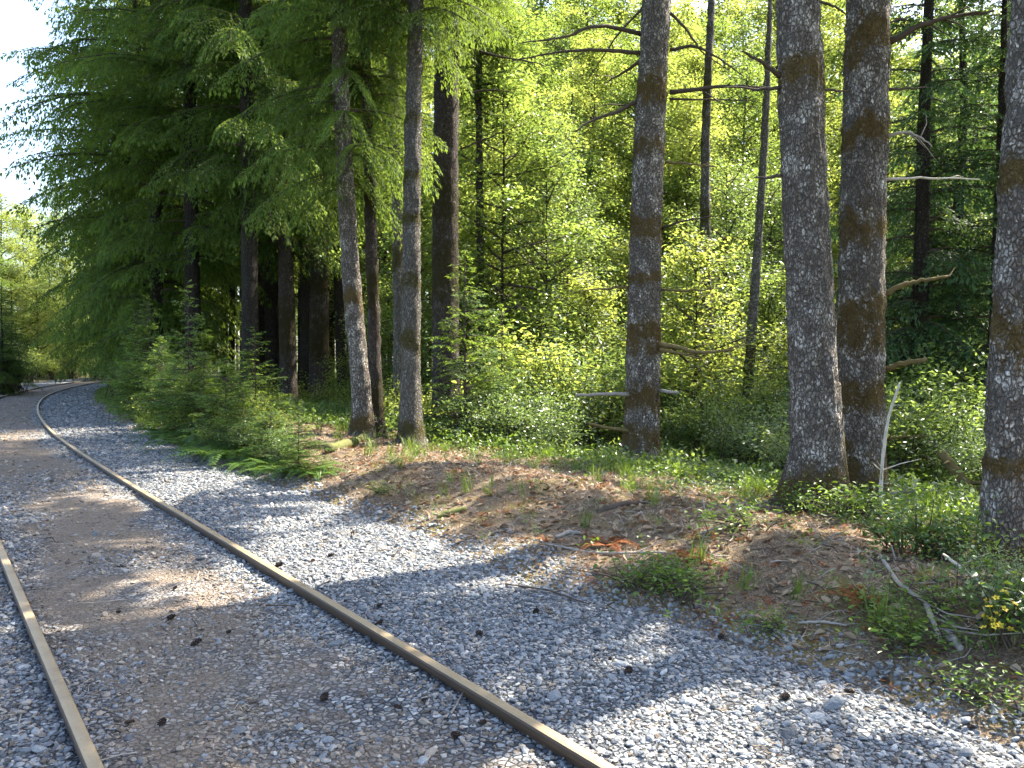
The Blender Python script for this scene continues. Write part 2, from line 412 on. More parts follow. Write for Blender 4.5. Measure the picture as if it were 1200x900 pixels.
# ------------------------------------------------------------------ rails (full rail section, foot buried in the ballast)
def rail_mat():
    m, nt = newmat("worn_rail_steel")
    v = coords(nt); n = tex_noise(nt, v, 9, 5, .7); n2 = tex_noise(nt, v, 120, 3, .6)
    g = nd(nt, "ShaderNodeNewGeometry"); sp = nd(nt, "ShaderNodeSeparateXYZ"); nt.links.new(g.outputs["Normal"], sp.inputs[0])
    top = mixc(nt, (.24, .175, .095), (.46, .36, .215), n); top = mixc(nt, top, (.15, .09, .045), mth(nt, 'MULTIPLY', n2, .6))
    rs = ramp(nt, [(.52, (0, 0, 0)), (.66, (1, 1, 1))]); nt.links.new(tex_noise(nt, v, 3.1, 6, .7), rs.inputs[0]); top = mixc(nt, top, (.17, .105, .055), mth(nt, 'MULTIPLY', rs.outputs[0], .55))
    side = mixc(nt, (.030, .018, .011), (.075, .045, .026), n)
    up = ramp(nt, [(.55, (0, 0, 0)), (.8, (1, 1, 1))]); nt.links.new(sp.outputs[2], up.inputs[0])
    c = mixc(nt, side, top, up.outputs[0])
    finish(nt, c, .55, n2, .25, .004, .4); return m
RAILM = rail_mat()
prof = np.array([(-.036, -.012), (-.030, -.003), (-.014, 0), (.014, 0), (.030, -.003), (.036, -.012), (.036, -.034), (.012, -.044), (.009, -.105), (.066, -.122), (.066, -.135),
                 (-.066, -.135), (-.066, -.122), (-.009, -.105), (-.012, -.044), (-.036, -.034)])
def rail(d0, label, s0, s1):
    s = np.concatenate([np.arange(s0, 40, .3), np.arange(40, s1, .8)])
    z0 = .052 + (vnoise(s * .35, s * 0, 8) - .5) * .012
    k = len(prof); V = []
    for j in range(k):
        x, y = track_xy(s, d0 + prof[j, 0] * .82 + (vnoise(s * .3, s * 0, 3) - .5) * .012)
        V.append(np.stack([x, y, z0 + prof[j, 1]], 1))
    V = np.stack(V, 1).reshape(-1, 3)
    i = np.arange(len(s) - 1)[:, None] * k; j = np.arange(k)[None]; j2 = (j + 1) % k
    mb = MB(); mb.add(V, np.stack([i + j, i + j2, i + k + j2, i + k + j], -1).reshape(-1, 4))
    o = obj("rail", mb.mesh("rail", RAILM)); tag(o, label, "rail", "rails of the track"); return o
rail(.7525, "long rusty rail curving beside the shoulder, the farther from the camera's corner", -7, 100)
rail(-.7525, "short stretch of tan worn rail at the lower left corner", -7, 100)

# ------------------------------------------------------------------ instanced ground cover (stuff)
def scatter(name, pts, rot, scl, idx, variants, kind="stuff", label=None):
    m = bpy.data.meshes.new(name); m.vertices.add(len(pts)); m.vertices.foreach_set("co", np.asarray(pts, np.float32).ravel())
    a = m.attributes.new("rot", 'FLOAT_VECTOR', 'POINT'); a.data.foreach_set("vector", np.asarray(rot, np.float32).ravel())
    scl = np.asarray(scl, np.float32)
    if scl.ndim == 1: scl = np.repeat(scl[:, None], 3, 1)
    a = m.attributes.new("scl", 'FLOAT_VECTOR', 'POINT'); a.data.foreach_set("vector", scl.ravel())
    a = m.attributes.new("pick", 'INT', 'POINT'); a.data.foreach_set("value", np.asarray(idx, np.int32))
    c = bpy.data.collections.new(name + "_kinds")
    for k, me in enumerate(variants):
        c.objects.link(bpy.data.objects.new("%s_piece_%02d" % (name, k), me))
    ng = bpy.data.node_groups.new(name, 'GeometryNodeTree')
    ng.interface.new_socket("Geometry", in_out='INPUT', socket_type='NodeSocketGeometry')
    ng.interface.new_socket("Geometry", in_out='OUTPUT', socket_type='NodeSocketGeometry')
    gi = ng.nodes.new("NodeGroupInput"); go = ng.nodes.new("NodeGroupOutput")
    ci = ng.nodes.new("GeometryNodeCollectionInfo"); ci.inputs["Collection"].default_value = c
    ci.inputs["Separate Children"].default_value = True; ci.inputs["Reset Children"].default_value = True
    ip = ng.nodes.new("GeometryNodeInstanceOnPoints"); ip.inputs["Pick Instance"].default_value = True
    def na(n, t):
        q = ng.nodes.new("GeometryNodeInputNamedAttribute"); q.data_type = t; q.inputs["Name"].default_value = n; return q.outputs["Attribute"]
    er = ng.nodes.new("FunctionNodeEulerToRotation")
    ng.links.new(na("rot", 'FLOAT_VECTOR'), er.inputs[0])
    ng.links.new(gi.outputs[0], ip.inputs["Points"]); ng.links.new(ci.outputs[0], ip.inputs["Instance"])
    ng.links.new(na("pick", 'INT'), ip.inputs["Instance Index"]); ng.links.new(er.outputs[0], ip.inputs["Rotation"])
    ng.links.new(na("scl", 'FLOAT_VECTOR'), ip.inputs["Scale"]); ng.links.new(ip.outputs[0], go.inputs[0])
    o = obj(name, m); md = o.modifiers.new("scatter", 'NODES'); md.node_group = ng
    tag(o, label, None, None, kind); return o

def stone_mat(dirty=False):
    m, nt = newmat("dusty_stone" if dirty else "ballast_stone")
    oi = nd(nt, "ShaderNodeObjectInfo")
    cr = ramp(nt, [(0, (.080, .083, .087)), (.30, (.142, .150, .158)), (.62, (.205, .213, .218)), (.82, (.27, .272, .27)), (.94, (.31, .27, .22)), (1, (.42, .41, .39))])
    if dirty:
        for e, c in zip(cr.color_ramp.elements, ((.085, .066, .05), (.155, .124, .096), (.225, .185, .145), (.29, .245, .195), (.32, .26, .19), (.44, .39, .33))): e.color = (*c, 1)
    nt.links.new(oi.outputs["Random"], cr.inputs[0])
    n = tex_noise(nt, coords(nt), 2.2, 4, .6)
    c = mixc(nt, cr.outputs[0], (.5, .5, .5), n, 'OVERLAY')
    finish(nt, c, .8, n, .3, .2, .3); return m
STONE = stone_mat(); STONE_D = stone_mat(True)
import bmesh
def stone_mesh(k):
    bm = bmesh.new(); bmesh.ops.create_icosphere(bm, subdivisions=1 if k % 2 else 2, radius=.5)
    r = random.Random(100 + k)
    planes = [(Vector((r.gauss(0, 1), r.gauss(0, 1), r.gauss(0, 1))).normalized(), r.uniform(.27, .42)) for _ in range(7)]
    for v in bm.verts:
        for n, q in planes:
            t = v.co.dot(n)
            if t > q: v.co -= n * (t - q) * .9
        v.co *= r.uniform(.95, 1.05)
    sx, sy, sz = r.uniform(.95, 1.45), r.uniform(.8, 1.0), r.uniform(.5, .75)
    for v in bm.verts: v.co = Vector((v.co.x * sx, v.co.y * sy, v.co.z * sz))
    me = bpy.data.meshes.new("ballast_stone"); bm.to_mesh(me); bm.free(); me.materials.append(STONE if k < 8 else STONE_D)
    return me
STONES = [stone_mesh(k) for k in range(16)]
def bed_points(n_try):
    """candidate points over the ballast, thinned with distance and where dirt covers it"""
    s = np.concatenate([rng.uniform(-1.5, 9, n_try), rng.uniform(9, 46, n_try // 2)])
    w = np.concatenate([np.full(n_try, 10.5 * 6.4 / n_try), np.full(n_try // 2, 37 * 6.4 / (n_try // 2))])
    d = rng.uniform(-3.4, 3.0, len(s))
    x, y = track_xy(s, d); r = np.hypot(x, y)
    az = np.degrees(np.arctan2(x, np.maximum(y, .01)))
    dens = 2350 * np.minimum(1, (5.2 / r) ** 1.55)
    dirt = dirtiness(s, d) + (fbm(x * 1.3, y * 1.3, 77, 3) - .45) * 1.2
    dens = dens * (1 - .88 * sst(.38, .75, dirt))
    edge = d + (fbm(x * 2.5, y * 2.5, 55, 3) - .45) * .5
    dens = dens * (1 - sst(2.45, 2.8, edge)) * (1 - .93 * np.exp(-((np.abs(d) - .7525) / .035) ** 4))
    keep = (rng.uniform(0, 1, len(s)) < dens * w) & (np.abs(az) < 47) & (y > 1.2) & (r > 1.6)
    return s[keep], d[keep], x[keep], y[keep], r[keep]
s_, d_, x_, y_, r_ = bed_points(420000)
z_ = np.maximum(bed_z(s_, d_, x_, y_), terrain(x_, y_))
dirty_ = rng.uniform(0, 1, len(s_)) < .12 + .75 * sst(.2, .6, dirtiness(s_, d_) + (fbm(x_ * 1.3, y_ * 1.3, 77, 3) - .45) * 1.0) + .35 * (d_ < -.8)
size = rng.lognormal(math.log(.0205), .38, len(s_)) * np.where(dirty_, .86, 1.0) * np.clip((r_ / 5.5) ** .45, .95, 2.2)
z_ = z_ + size * rng.uniform(-.15, .25, len(s_))
order = np.argsort(-size / r_)                      # the 300 that show largest are stones of their own
big = order[:300]; rest = order[300:]
for i in big:
    o = obj("ballast_stone", STONES[int(rng.integers(8)) + 8 * int(dirty_[i])], bed, (x_[i], y_[i], z_[i]))
    o.rotation_euler = (rng.uniform(-.5, .5), rng.uniform(-.5, .5), rng.uniform(0, 6.3)); o.scale = (size[i],) * 3
n = len(rest)
scatter("gravel", np.stack([x_, y_, z_], 1)[rest], np.stack([rng.uniform(-.6, .6, n), rng.uniform(-.6, .6, n), rng.uniform(0, 6.3, n)], 1),
        size[rest], rng.integers(0, 8, n) + 8 * dirty_[rest], STONES)
print("gravel stones", n)

# ------------------------------------------------------------------ trunks
def trunk_mesh(name, path, radii, mat, bands=(), sides=20, rough=.02, step=.1, seed=0, flare=.4, lean_moss=.0):
    """a tapered trunk through path (local, base at z=0) with root flare, bark relief and moss bands at heights (z, half width)"""
    path = np.asarray(path, float); radii = np.asarray(radii, float)
    seg = np.concatenate([[0], np.cumsum(np.linalg.norm(np.diff(path, axis=0), axis=1))])
    n = max(6, int(seg[-1] / step)); t = np.linspace(0, seg[-1], n)
    # smooth the path
    C = np.stack([np.interp(t, seg, path[:, k]) for k in range(3)], 1); r = np.interp(t, seg, radii)
    w = max(1, int(.5 / step))
    if w > 1:
        ker = np.ones(2 * w + 1) / (2 * w + 1)
        for k in range(3):
            pad = np.concatenate([2 * C[0, k] - C[w:0:-1, k], C[:, k], 2 * C[-1, k] - C[-2:-w - 2:-1, k]])
            C[:, k] = np.convolve(pad, ker, 'valid')
    z = C[:, 2]
    th = np.arange(sides) * 2 * math.pi / sides
    TH, Z = np.meshgrid(th, z)
    rr = r[:, None] * (1 + flare * np.exp(-np.maximum(Z, 0) / .26) * (.35 + 1.5 * vnoise(TH / (2 * math.pi) * 5, Z * .6, seed, 5)))
    rr = rr * (1 + .07 * (vnoise(TH / (2 * math.pi) * 4, Z * 1.1, seed + 3, 4) - .5))
    k1 = max(6, int(2 * math.pi * radii[0] / .055))
    pl = vnoise(TH / (2 * math.pi) * k1, Z * 7, seed + 5, k1); pl2 = vnoise(TH / (2 * math.pi) * k1 * 2, Z * 16, seed + 6, k1 * 2)
    rr = rr + rough * (pl - .5) + rough * .6 * (pl2 - .5)
    moss = np.zeros_like(Z) + lean_moss
    for bz, bw in bands:
        wob = (vnoise(TH / (2 * math.pi) * 4, Z * .9 + bz, seed + 9, 4) - .5) * (bw * 1.1 + .05)
        g = .85 * np.exp(-((Z - bz + wob) / (bw * 1.25)) ** 2); moss = np.maximum(moss, g); rr = rr + .006 * g
    V = np.stack([C[:, 0:1] + rr * np.cos(TH), C[:, 1:2] + rr * np.sin(TH), Z], -1).reshape(-1, 3)
    i = np.arange(n - 1)[:, None] * sides; j = np.arange(sides)[None]; j2 = (j + 1) % sides
    mb = MB(); mb.add(V, np.stack([i + j, i + j2, i + sides + j2, i + sides + j], -1).reshape(-1, 4), None, np.clip(moss, 0, 1).ravel())
    return mb.mesh(name, mat, True), C, r

def moss_tuft_mesh(C, r, bands, seed, dens=330):
    """short hanging moss shoots standing off the bark in each band"""
    g = np.random.default_rng(seed); mb = MB()
    for bz, bw in bands:
        if bw < .06: continue
        rad0 = float(np.interp(bz, C[:, 2], r)); n = int(dens * (2 * bw) * (rad0 / .25) * 2.2)
        z = bz + g.normal(0, bw * .8, n); th = g.uniform(0, 2 * math.pi, n)
        rr = np.interp(z, C[:, 2], r) * 1.01
        c = np.stack([np.interp(z, C[:, 2], C[:, 0]) + rr * np.cos(th), np.interp(z, C[:, 2], C[:, 1]) + rr * np.sin(th), z], 1)
        D = np.stack([np.cos(th) + g.normal(0, .5, n), np.sin(th) + g.normal(0, .5, n), g.normal(-.7, .5, n)], 1)
        add_leaves(mb, c, D, g.normal(0, 1, (n, 3)), g.uniform(.015, .04, n), g.uniform(.005, .012, n), g.uniform(0, 1, n))
    return mb.mesh("moss", M['moss'])

# ------------------------------------------------------------------ conifer crowns
def spray(L, seed, droop=.35, rise=.12, lat=.40, hang=.35, wid=.026, step=.1, sub=.058, slen=.1):
    """one conifer branch along +X: drooping axis, side twigs, needle shoots"""
    g = random.Random(seed); C = []; D = []; Nn = []; Ln = []; Wd = []; Ti = []
    def ax(t): return np.array([t * L, .10 * L * math.sin(t * 3 + seed) * t, rise * t * L - droop * t * t * L])
    n = int(L / step)
    for k in range(n):
        for sg in (-1, 1):
            t = .10 + .90 * (k + g.random() * .8) / n
            if g.random() < .10: continue
            l = (lat * L * (1 - t) ** .75 * (.35 + .65 * min(1, t / .3)) + .10) * g.uniform(.6, 1.15)
            l = min(l, 1.05)
            p0 = ax(t); a = rad(g.uniform(42, 66)) * sg
            d0 = np.array([math.cos(a), math.sin(a), g.uniform(-.12, .08)])
            m = max(2, int(l / sub))
            for q in range(m):
                f = (q + .5) / m; p = p0 + d0 * l * f + np.array([0, 0, -hang * l * f * f])
                tang = d0 + np.array([0, 0, -2 * hang * f])
                for s2 in (-1, 1):
                    b = a + s2 * rad(g.uniform(28, 60))
                    dd_ = np.array([math.cos(b), math.sin(b), tang[2] * .8 + g.uniform(-.3, .08)])
                    ln = slen * g.uniform(.65, 1.3) * (1.1 - .4 * f)
                    C.append(p + dd_ * ln * .45); D.append(dd_); Nn.append((g.gauss(0, .25), g.gauss(0, .25), 1)); Ln.append(ln); Wd.append(wid * g.uniform(.7, 1.2))
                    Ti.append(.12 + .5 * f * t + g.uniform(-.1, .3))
            f = 1.0; p = p0 + d0 * l * .96 + np.array([0, 0, -hang * l])
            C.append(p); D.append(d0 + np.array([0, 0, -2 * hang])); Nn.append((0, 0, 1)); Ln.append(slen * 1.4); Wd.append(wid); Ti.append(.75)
    return [np.array(a, float) for a in (C, D, Nn, Ln, Wd, Ti)], np.array([ax(t) for t in np.linspace(0, 1, 6)])
_SPR = {}
def spray_set(kind, L):
    q = max(.5, round(L * 2) / 2) if kind != 'young' else max(.2, round(L * 5) / 5)
    key = (kind, q)
    if key not in _SPR:
        kw = dict(hem=dict(droop=.30, rise=.16, hang=.45), weep=dict(droop=.46, rise=.15, hang=.95, slen=.115, wid=.034),
                  cedar=dict(droop=.50, rise=.10, hang=.75, wid=.05, step=.13, sub=.08, slen=.13),
                  full=dict(droop=.30, rise=.16, hang=.4, wid=.06, sub=.05, slen=.12, step=.085),
                  young=dict(droop=.22, rise=.22, hang=.25, slen=.075, wid=.022, step=.075, sub=.05))[kind]
        _SPR[key] = [spray(q, 17 * k + int(q * 10), **kw) for k in range(3)]
    return q, _SPR[key]
def conifer_crown(seed, zlen, R0, kind='hem', mat='needle', nb=90, power=.8, low=.55, gap=0.0):
    """crown mesh and its limbs mesh, base of the crown at z=0"""
    g = random.Random(seed); mb = MB(); wb = MB()
    for k in range(nb):
        f = ((k + g.random()) / nb) ** 1.12
        L = R0 * (1 - f) ** power * g.uniform(.62, 1.12) * (low + (1 - low) * min(1, f / .22))
        if L < (.3 if kind != 'young' else .07) or g.random() < gap: continue
        q, st = spray_set(kind, L); (C, D, Nn, Ln, Wd, Ti), A = st[g.randrange(3)]
        sc = L / q; az = g.uniform(0, 2 * math.pi) ; z = f * zlen
        tilt = rad(g.uniform(-8, 8) + 22 * f) if kind != 'young' else rad(g.uniform(-18, 26) + 25 * f)
        ca, sa = math.cos(az), math.sin(az); ct, s_t = math.cos(tilt), math.sin(tilt)
        Rm = np.array([[ca, -sa, 0], [sa, ca, 0], [0, 0, 1]]) @ np.array([[ct, 0, -s_t], [0, 1, 0], [s_t, 0, ct]])
        off = np.array([0, 0, z])
        add_leaves(mb, C * sc @ Rm.T + off, D @ Rm.T, Nn @ Rm.T, Ln * min(1.15, max(.8, sc)), Wd, np.clip(Ti + g.uniform(-.15, .15), 0, 1), .1)
        tube(wb, A * sc @ Rm.T + off, np.linspace(.011 * L + .004, .003, 6), 4)
    return mb, wb
CON = []
def make_con(seed, zlen, R0, kind, mat, nb, **kw):
    c, w = conifer_crown(seed, zlen, R0, kind, mat, nb, **kw)
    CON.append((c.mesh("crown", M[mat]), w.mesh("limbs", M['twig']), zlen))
make_con(1, 18, 3.9, 'weep', 'needle', 165)
make_con(2, 16, 3.5, 'hem', 'needle', 160)
make_con(3, 20, 3.7, 'weep', 'needle', 175)
make_con(4, 17, 3.6, 'cedar', 'needle_blue', 170)
make_con(5, 15, 3.0, 'hem', 'needle_blue', 120)
make_con(6, 3.0, 1.0, 'young', 'needle_young', 90, power=.8, low=.95)
make_con(7, 2.2, .95, 'young', 'needle_young', 90, power=.8, low=.95)
make_con(8, 14, 2.9, 'full', 'needle', 34, power=.5)
make_con(9, 14, 2.4, 'full', 'needle', 21, low=.85, power=.4)  # these last two: few thick boughs, shaped so crowns above view dapple the gravel
WEEP, HEM, WEEP2, CEDAR, BLUE, SAP, SAPD, THIN, SPARSE = range(9)

_TR = {}
def std_trunk(mat, H, r0, seed):
    key = (mat, round(H) if H > 6 else round(H, 1), round(r0, 2), seed % 3)
    if key not in _TR:
        g = random.Random(seed % 3 + round(H))
        path = [(0, 0, -.5)] + [(g.uniform(-.008, .008) * z, g.uniform(-.008, .008) * z, z) for z in np.linspace(0, H, 7)]
        radii = [r0] + list(np.linspace(r0, min(.02, r0 * .12), 7))
        _TR[key] = trunk_mesh("trunk", path, radii, M[mat], [(H * g.uniform(.02, .3), .25) for _ in range(3)] if H > 6 else [], 10, min(.02, r0 * .12), .45 if H > 6 else .2, seed)[0]
    return _TR[key]
def conifer(name, xy, kind, H, zb, label, group=None, mat='bark_fir', r0=.2, cw=1.0, rz=None, cat="conifer tree"):
    """tree from shared crown meshes: foliage starts zb above the ground, spread scaled by cw"""
    x, y = xy; rz = RND.uniform(0, 6.28) if rz is None else rz
    t = root(name, (x, y, tz(x, y)), rz); tag(t, label, cat, group)
    c, w, zl = CON[kind]; sz = (H - zb) / zl
    obj("trunk", std_trunk(mat, H * .985, r0, RND.randrange(99)), t)
    for nm, me in (("crown", c), ("limbs", w)):
        o = obj(nm, me, t, (0, 0, zb)); o.scale = (cw, cw, sz)
    return t

# ------------------------------------------------------------------ broadleaf trees
def broadleaf(seed, H, zb, R0, nl, per, size, flat=.35, lean=.02, shape=.5):
    """crown (leaf blades) and limbs; foliage from zb to H"""
    g = random.Random(seed); rg = np.random.default_rng(seed); mb = MB(); wb = MB()
    tips = []
    for k in range(nl):
        f = (k + g.random()) / nl; z0 = zb + (H - zb) * f * .93
        L = R0 * (1 - abs(f - .30) ** 1.5 * .9) * g.uniform(.65, 1.1) * (1 - .45 * f)
        az = k * 2.4 + g.uniform(-.5, .5); up = .15 + .55 * f + g.uniform(-.35, .5)
        d = np.array([math.cos(az), math.sin(az), up]); pts = [np.array([0, 0, z0])]
        for q in range(6):
            d = d + np.array([g.gauss(0, .16), g.gauss(0, .16), g.gauss(-.05, .12)]); pts.append(pts[-1] + unit(d) * L / 6)
        pts = np.array(pts); tube(wb, pts, np.linspace(.012 * L + .012, .006, 7), 4)
        for q in range(int(4 + L * 2.4)):
            t = g.uniform(.25, 1); i = min(5, int(t * 6)); p = pts[i] + (pts[i + 1] - pts[i]) * (t * 6 - i)
            a2 = g.uniform(0, 6.28); l2 = g.uniform(.35, .95) * (.5 + .18 * L)
            d2 = unit(unit(d) * .5 + np.array([math.cos(a2), math.sin(a2), g.uniform(-.7, .8)]))
            e = p + d2 * l2 * .5 + np.array([0, 0, .03]); e2 = p + d2 * l2 + np.array([0, 0, -.08 * l2])
            tube(wb, np.array([p, e, e2]), [.007, .005, .003], 3)
            for w_ in range(4):
                tt = g.uniform(.3, 1); c = p + (e2 - p) * tt
                a3 = g.uniform(0, 6.28); tips.append((c, np.array([math.cos(a3), math.sin(a3), g.uniform(-.35, .25)]), g.uniform(.25, .5) * (.6 + .1 * R0), g.uniform(-.2, .2)))
    for c, d, l, tv in tips:
        n = per
        t = rg.uniform(0, 1, n)
        C = c + d * l * t[:, None] + rg.normal(0, 1, (n, 3)) * np.array([.12, .12, .10]) * (1 + l)
        D = d + rg.normal(0, .7, (n, 3)) * np.array([1, 1, .5]) + np.array([0, 0, -.25])
        N = np.stack([rg.normal(0, .38, n), rg.normal(0, .38, n), np.ones(n)], 1)
        L = size * rg.uniform(.6, 1.2, n)
        add_leaves(mb, C, D, N, L, L * rg.uniform(.55, .8, n), np.clip(.5 + tv + rg.normal(0, .2, n), 0, 1), .1)
    return mb, wb
BRO = []
def make_bro(seed, H, zb, R0, nl, per, size, mat):
    c, w = broadleaf(seed, H, zb, R0, nl, per, size)
    BRO.append((c.mesh("crown", M[mat]), w.mesh("limbs", M['twig']), H, mat))
make_bro(21, 15, 3.2, 3.6, 60, 13, .115, 'leaf_bright')
make_bro(22, 17, 4.5, 3.9, 62, 13, .12, 'leaf_bright')
make_bro(23, 11, 1.4, 2.9, 56, 12, .11, 'leaf_mid')
make_bro(24, 6.5, .5, 2.3, 46, 11, .095, 'leaf_mid')
make_bro(25, 5.0, .35, 2.0, 42, 11, .09, 'leaf_bright')
make_bro(26, 8.5, .8, 2.5, 54, 12, .10, 'leaf_bright')
make_bro(27, 16, 3.0, 3.7, 60, 13, .115, 'leaf_mid')
make_bro(28, 9.0, .8, 2.6, 54, 12, .075, 'leaf_pale')
def broad_tree(name, xy, k, label, group=None, mat='bark_alder', r0=.12, s=1.0, cat="broadleaf tree", sz=1.0):
    x, y = xy; t = root(name, (x, y, tz(x, y)), RND.uniform(0, 6.28)); tag(t, label, cat, group)
    c, w, H, _ = BRO[k]
    tr = obj("trunk", std_trunk(mat, H * .97, r0, RND.randrange(99)), t); tr.scale = (1, 1, s * sz)
    for nm, me in (("crown", c), ("limbs", w)):
        o = obj(nm, me, t); o.scale = (s, s, s * sz)
    return t

# ------------------------------------------------------------------ the tree row (trunks traced along their real course)
def row_tree(name, label, pix, depth, H, bands, mat='bark_grey', sides=60, step=.04, rough=.032, crown=None, zb=8, cw=1.0, group=None, cat="tree", moss=True, flare=.5, up=None, off=0.0, lm=0.0):
    """pix: (u, v, width in photo pixels) from the base up; depth of the base in metres ahead"""
    pts = []; rr = []
    for u, v, w in pix:
        p = P(u, v, depth); pts.append(p); rr.append(w * .47 * depth / FPX)
    pts = np.array(pts); b = pts[0].copy(); gz = tz(b[0], b[1]); b[2] = gz + off
    loc = pts - b
    d = unit(loc[-1] - loc[-2]); d = d if up is None else unit(np.array(up, float))
    z = loc[-1][2]; ex = []; er = []; r1 = rr[-1]
    for k in range(1, 7):
        f = k / 6; zz = z + (H - z) * f; ex.append(loc[-1] + (d / d[2]) * (zz - z) * np.array([.6, .6, 1])); er.append(max(.02, r1 * (1 - f ** 1.2)))
    path = np.vstack([[loc[0] * [1, 1, 0] + [0, 0, -.5]], loc, ex]); radii = np.array([rr[0]] + rr + er)
    if loc[0][2] > .02: path[1][2] = 0
    t = root(name, b); tag(t, label, cat, group)
    B = [(P(600, v, depth)[2] - b[2], hw * depth / FPX) for v, hw in bands]
    me, C, r = trunk_mesh("trunk", path, radii, M[mat], B, sides, rough, step, RND.randrange(999), flare, lm)
    obj("trunk", me, t)
    if moss and B: obj("moss", moss_tuft_mesh(C, r, B, RND.randrange(999)), t)
    if crown is not None:
        c, w, zl = CON[crown]; o3 = (np.interp(zb, C[:, 2], C[:, 0]), np.interp(zb, C[:, 2], C[:, 1]), zb); rz = RND.uniform(0, 6.28)
        for nm, m2 in (("crown", c), ("limbs", w)):
            o = obj(nm, m2, t, o3); o.scale = (cw, cw, (H - zb) / zl); o.rotation_euler = (0, 0, rz)
    t["_d"] = depth
    return t, b
LM = [(250, "young verge conifers"), (339, "brown grass-foot trunk"), (427, "leaning grey trunk"), (481, "pale straight trunk"), (523, "thick brown trunk"), (752, "ringed solitary trunk"), (837, "slender brown trunk"), (880, "thin pale leaner"), (957, "thick pale trunk"), (1006, "moss-banded trunk"), (1182, "right-edge trunk"), (9999, "picture edge")]
PLACE = []
NTH = ["nearest", "second nearest", "third nearest", "fourth nearest", "fifth nearest", "sixth nearest", "seventh nearest", "eighth nearest", "ninth nearest", "tenth nearest", "eleventh nearest", "twelfth nearest", "thirteenth nearest", "fourteenth nearest", "fifteenth nearest", "sixteenth nearest", "seventeenth nearest", "eighteenth nearest", "nineteenth nearest", "twentieth nearest"]
def place(o, what):
    PLACE.append((o, what)); return o
def name_places():
    """label look-alikes by the trunks they are seen between and their order in depth"""
    cells = {}
    for o, what in PLACE:
        x, y, _ = o.location; u = 600 + FPX * x / y
        k = next(i for i, (lu, _) in enumerate(LM) if u < lu); cells.setdefault((what, k), []).append((y, o))
    for (what, k), lst in cells.items():
        for i, (_, o) in enumerate(sorted(lst, key=lambda q: q[0])):
            if k == 0: w = "left of the %s" % LM[0][1]
            elif k == len(LM) - 1: w = "right of the %s" % LM[k - 1][1]
            else: w = "between %s and %s" % (LM[k - 1][1], LM[k][1])
            o["label"] = "%s %s, %s" % (what, w, NTH[i]) if len(lst) > 1 else "%s %s" % (what, w)
def dead_branch(tb, pix, r0, r1, mat='twig', depth_off=(0, 0), twigs=0, name="branch"):
    """bare branch of a row tree; pix along its course, depth offset from trunk (start, end)"""
    t, b = tb; dep = t["_d"]; n = len(pix)
    pts = np.array([P(u, v, dep + depth_off[0] + (depth_off[1] - depth_off[0]) * k / (n - 1)) for k, (u, v) in enumerate(pix)]) - b
    q = np.linspace(0, n - 1, (n - 1) * 5 + 1)
    pp = np.stack([np.interp(q, np.arange(n), pts[:, k]) for k in range(3)], 1)
    ker = np.array([.25, .5, .25])
    for _ in range(3): pp[1:-1] = .25 * pp[:-2] + .5 * pp[1:-1] + .25 * pp[2:]
    pp[1:-1] += rng.normal(0, .006, pp[1:-1].shape)
    mb = MB(); tube(mb, pp, np.linspace(r0, r1, len(pp)), 7)
    for k in range(twigs):
        i = RND.randrange(2, len(pp) - 1); d = unit(pp[i] - pp[i - 1]) * .6 + rng.normal(0, .45, 3)
        l = RND.uniform(.12, .4); mid = pp[i] + d * l * .5 + rng.normal(0, .02, 3)
        tube(mb, np.array([pp[i], mid, pp[i] + d * l + np.array([0, 0, -.03])]), [r1 * .9 + .002, r1 * .6 + .0015, .001], 4)
    return obj(name, mb.mesh(name, M[mat], True), t)

T1 = row_tree("mossy_tree", "tall grey trunk with brown moss rings standing apart mid-berm", [(752, 533, 43), (753, 480, 41), (754, 400, 40), (756, 300, 38), (760, 180, 37), (769, 0, 34)], 11.7, 23,
              [(515, 16), (468, 16), (396, 20), (330, 9), (262, 16), (172, 10), (110, 17)], crown=THIN, zb=8.2, cw=1.1)
T2 = row_tree("mossy_tree", "thick pale grey trunk with dry vine stem up its side, one of a close pair", [(957, 590, 64), (958, 540, 62), (953, 430, 57), (946, 300, 55), (940, 150, 52), (935, 0, 50)], 7.7, 22,
              [(575, 26), (92, 20)], crown=THIN, zb=6.8, cw=1.1)
T3 = row_tree("mossy_tree", "thick trunk with broad brown moss bands and lit right edge, one of a close pair", [(1006, 590, 58), (1006, 500, 56), (1008, 400, 55), (1010, 270, 54), (1015, 120, 51), (1018, 0, 49)], 8.3, 24,
              [(550, 55), (455, 20), (370, 36), (265, 20), (165, 22), (62, 28)], crown=SPARSE, zb=7.4, cw=1.15)
T4 = row_tree("mossy_tree", "grey mossy trunk cut by the right picture edge", [(1177, 660, 50), (1179, 560, 48), (1184, 430, 46), (1191, 300, 45), (1201, 120, 43), (1208, 0, 42)], 5.6, 20,
              [(640, 22), (542, 14), (395, 34), (215, 20)], crown=SPARSE, zb=6.5, cw=1.1)
T8 = row_tree("mossy_tree", "pale straight trunk with dark moss patches at the front of the shaded row", [(481, 523, 28), (481, 440, 25), (482, 300, 22), (484, 150, 20), (487, 30, 18)], 12.8, 21,
              [(505, 16), (400, 14), (330, 9), (255, 8), (213, 9), (140, 6)], mat='bark_alder', crown=WEEP, zb=6.6, cw=.62, sides=30, step=.07)
T9 = row_tree("mossy_tree", "thick brown mossy trunk behind the pale straight one", [(523, 480, 34), (522, 400, 33), (522, 260, 31), (523, 120, 30), (524, 0, 28)], 16.0, 24,
              [(330, 50), (240, 30), (60, 30)], mat='bark_fir', crown=WEEP2, zb=8.6, cw=.75, sides=30, step=.07)
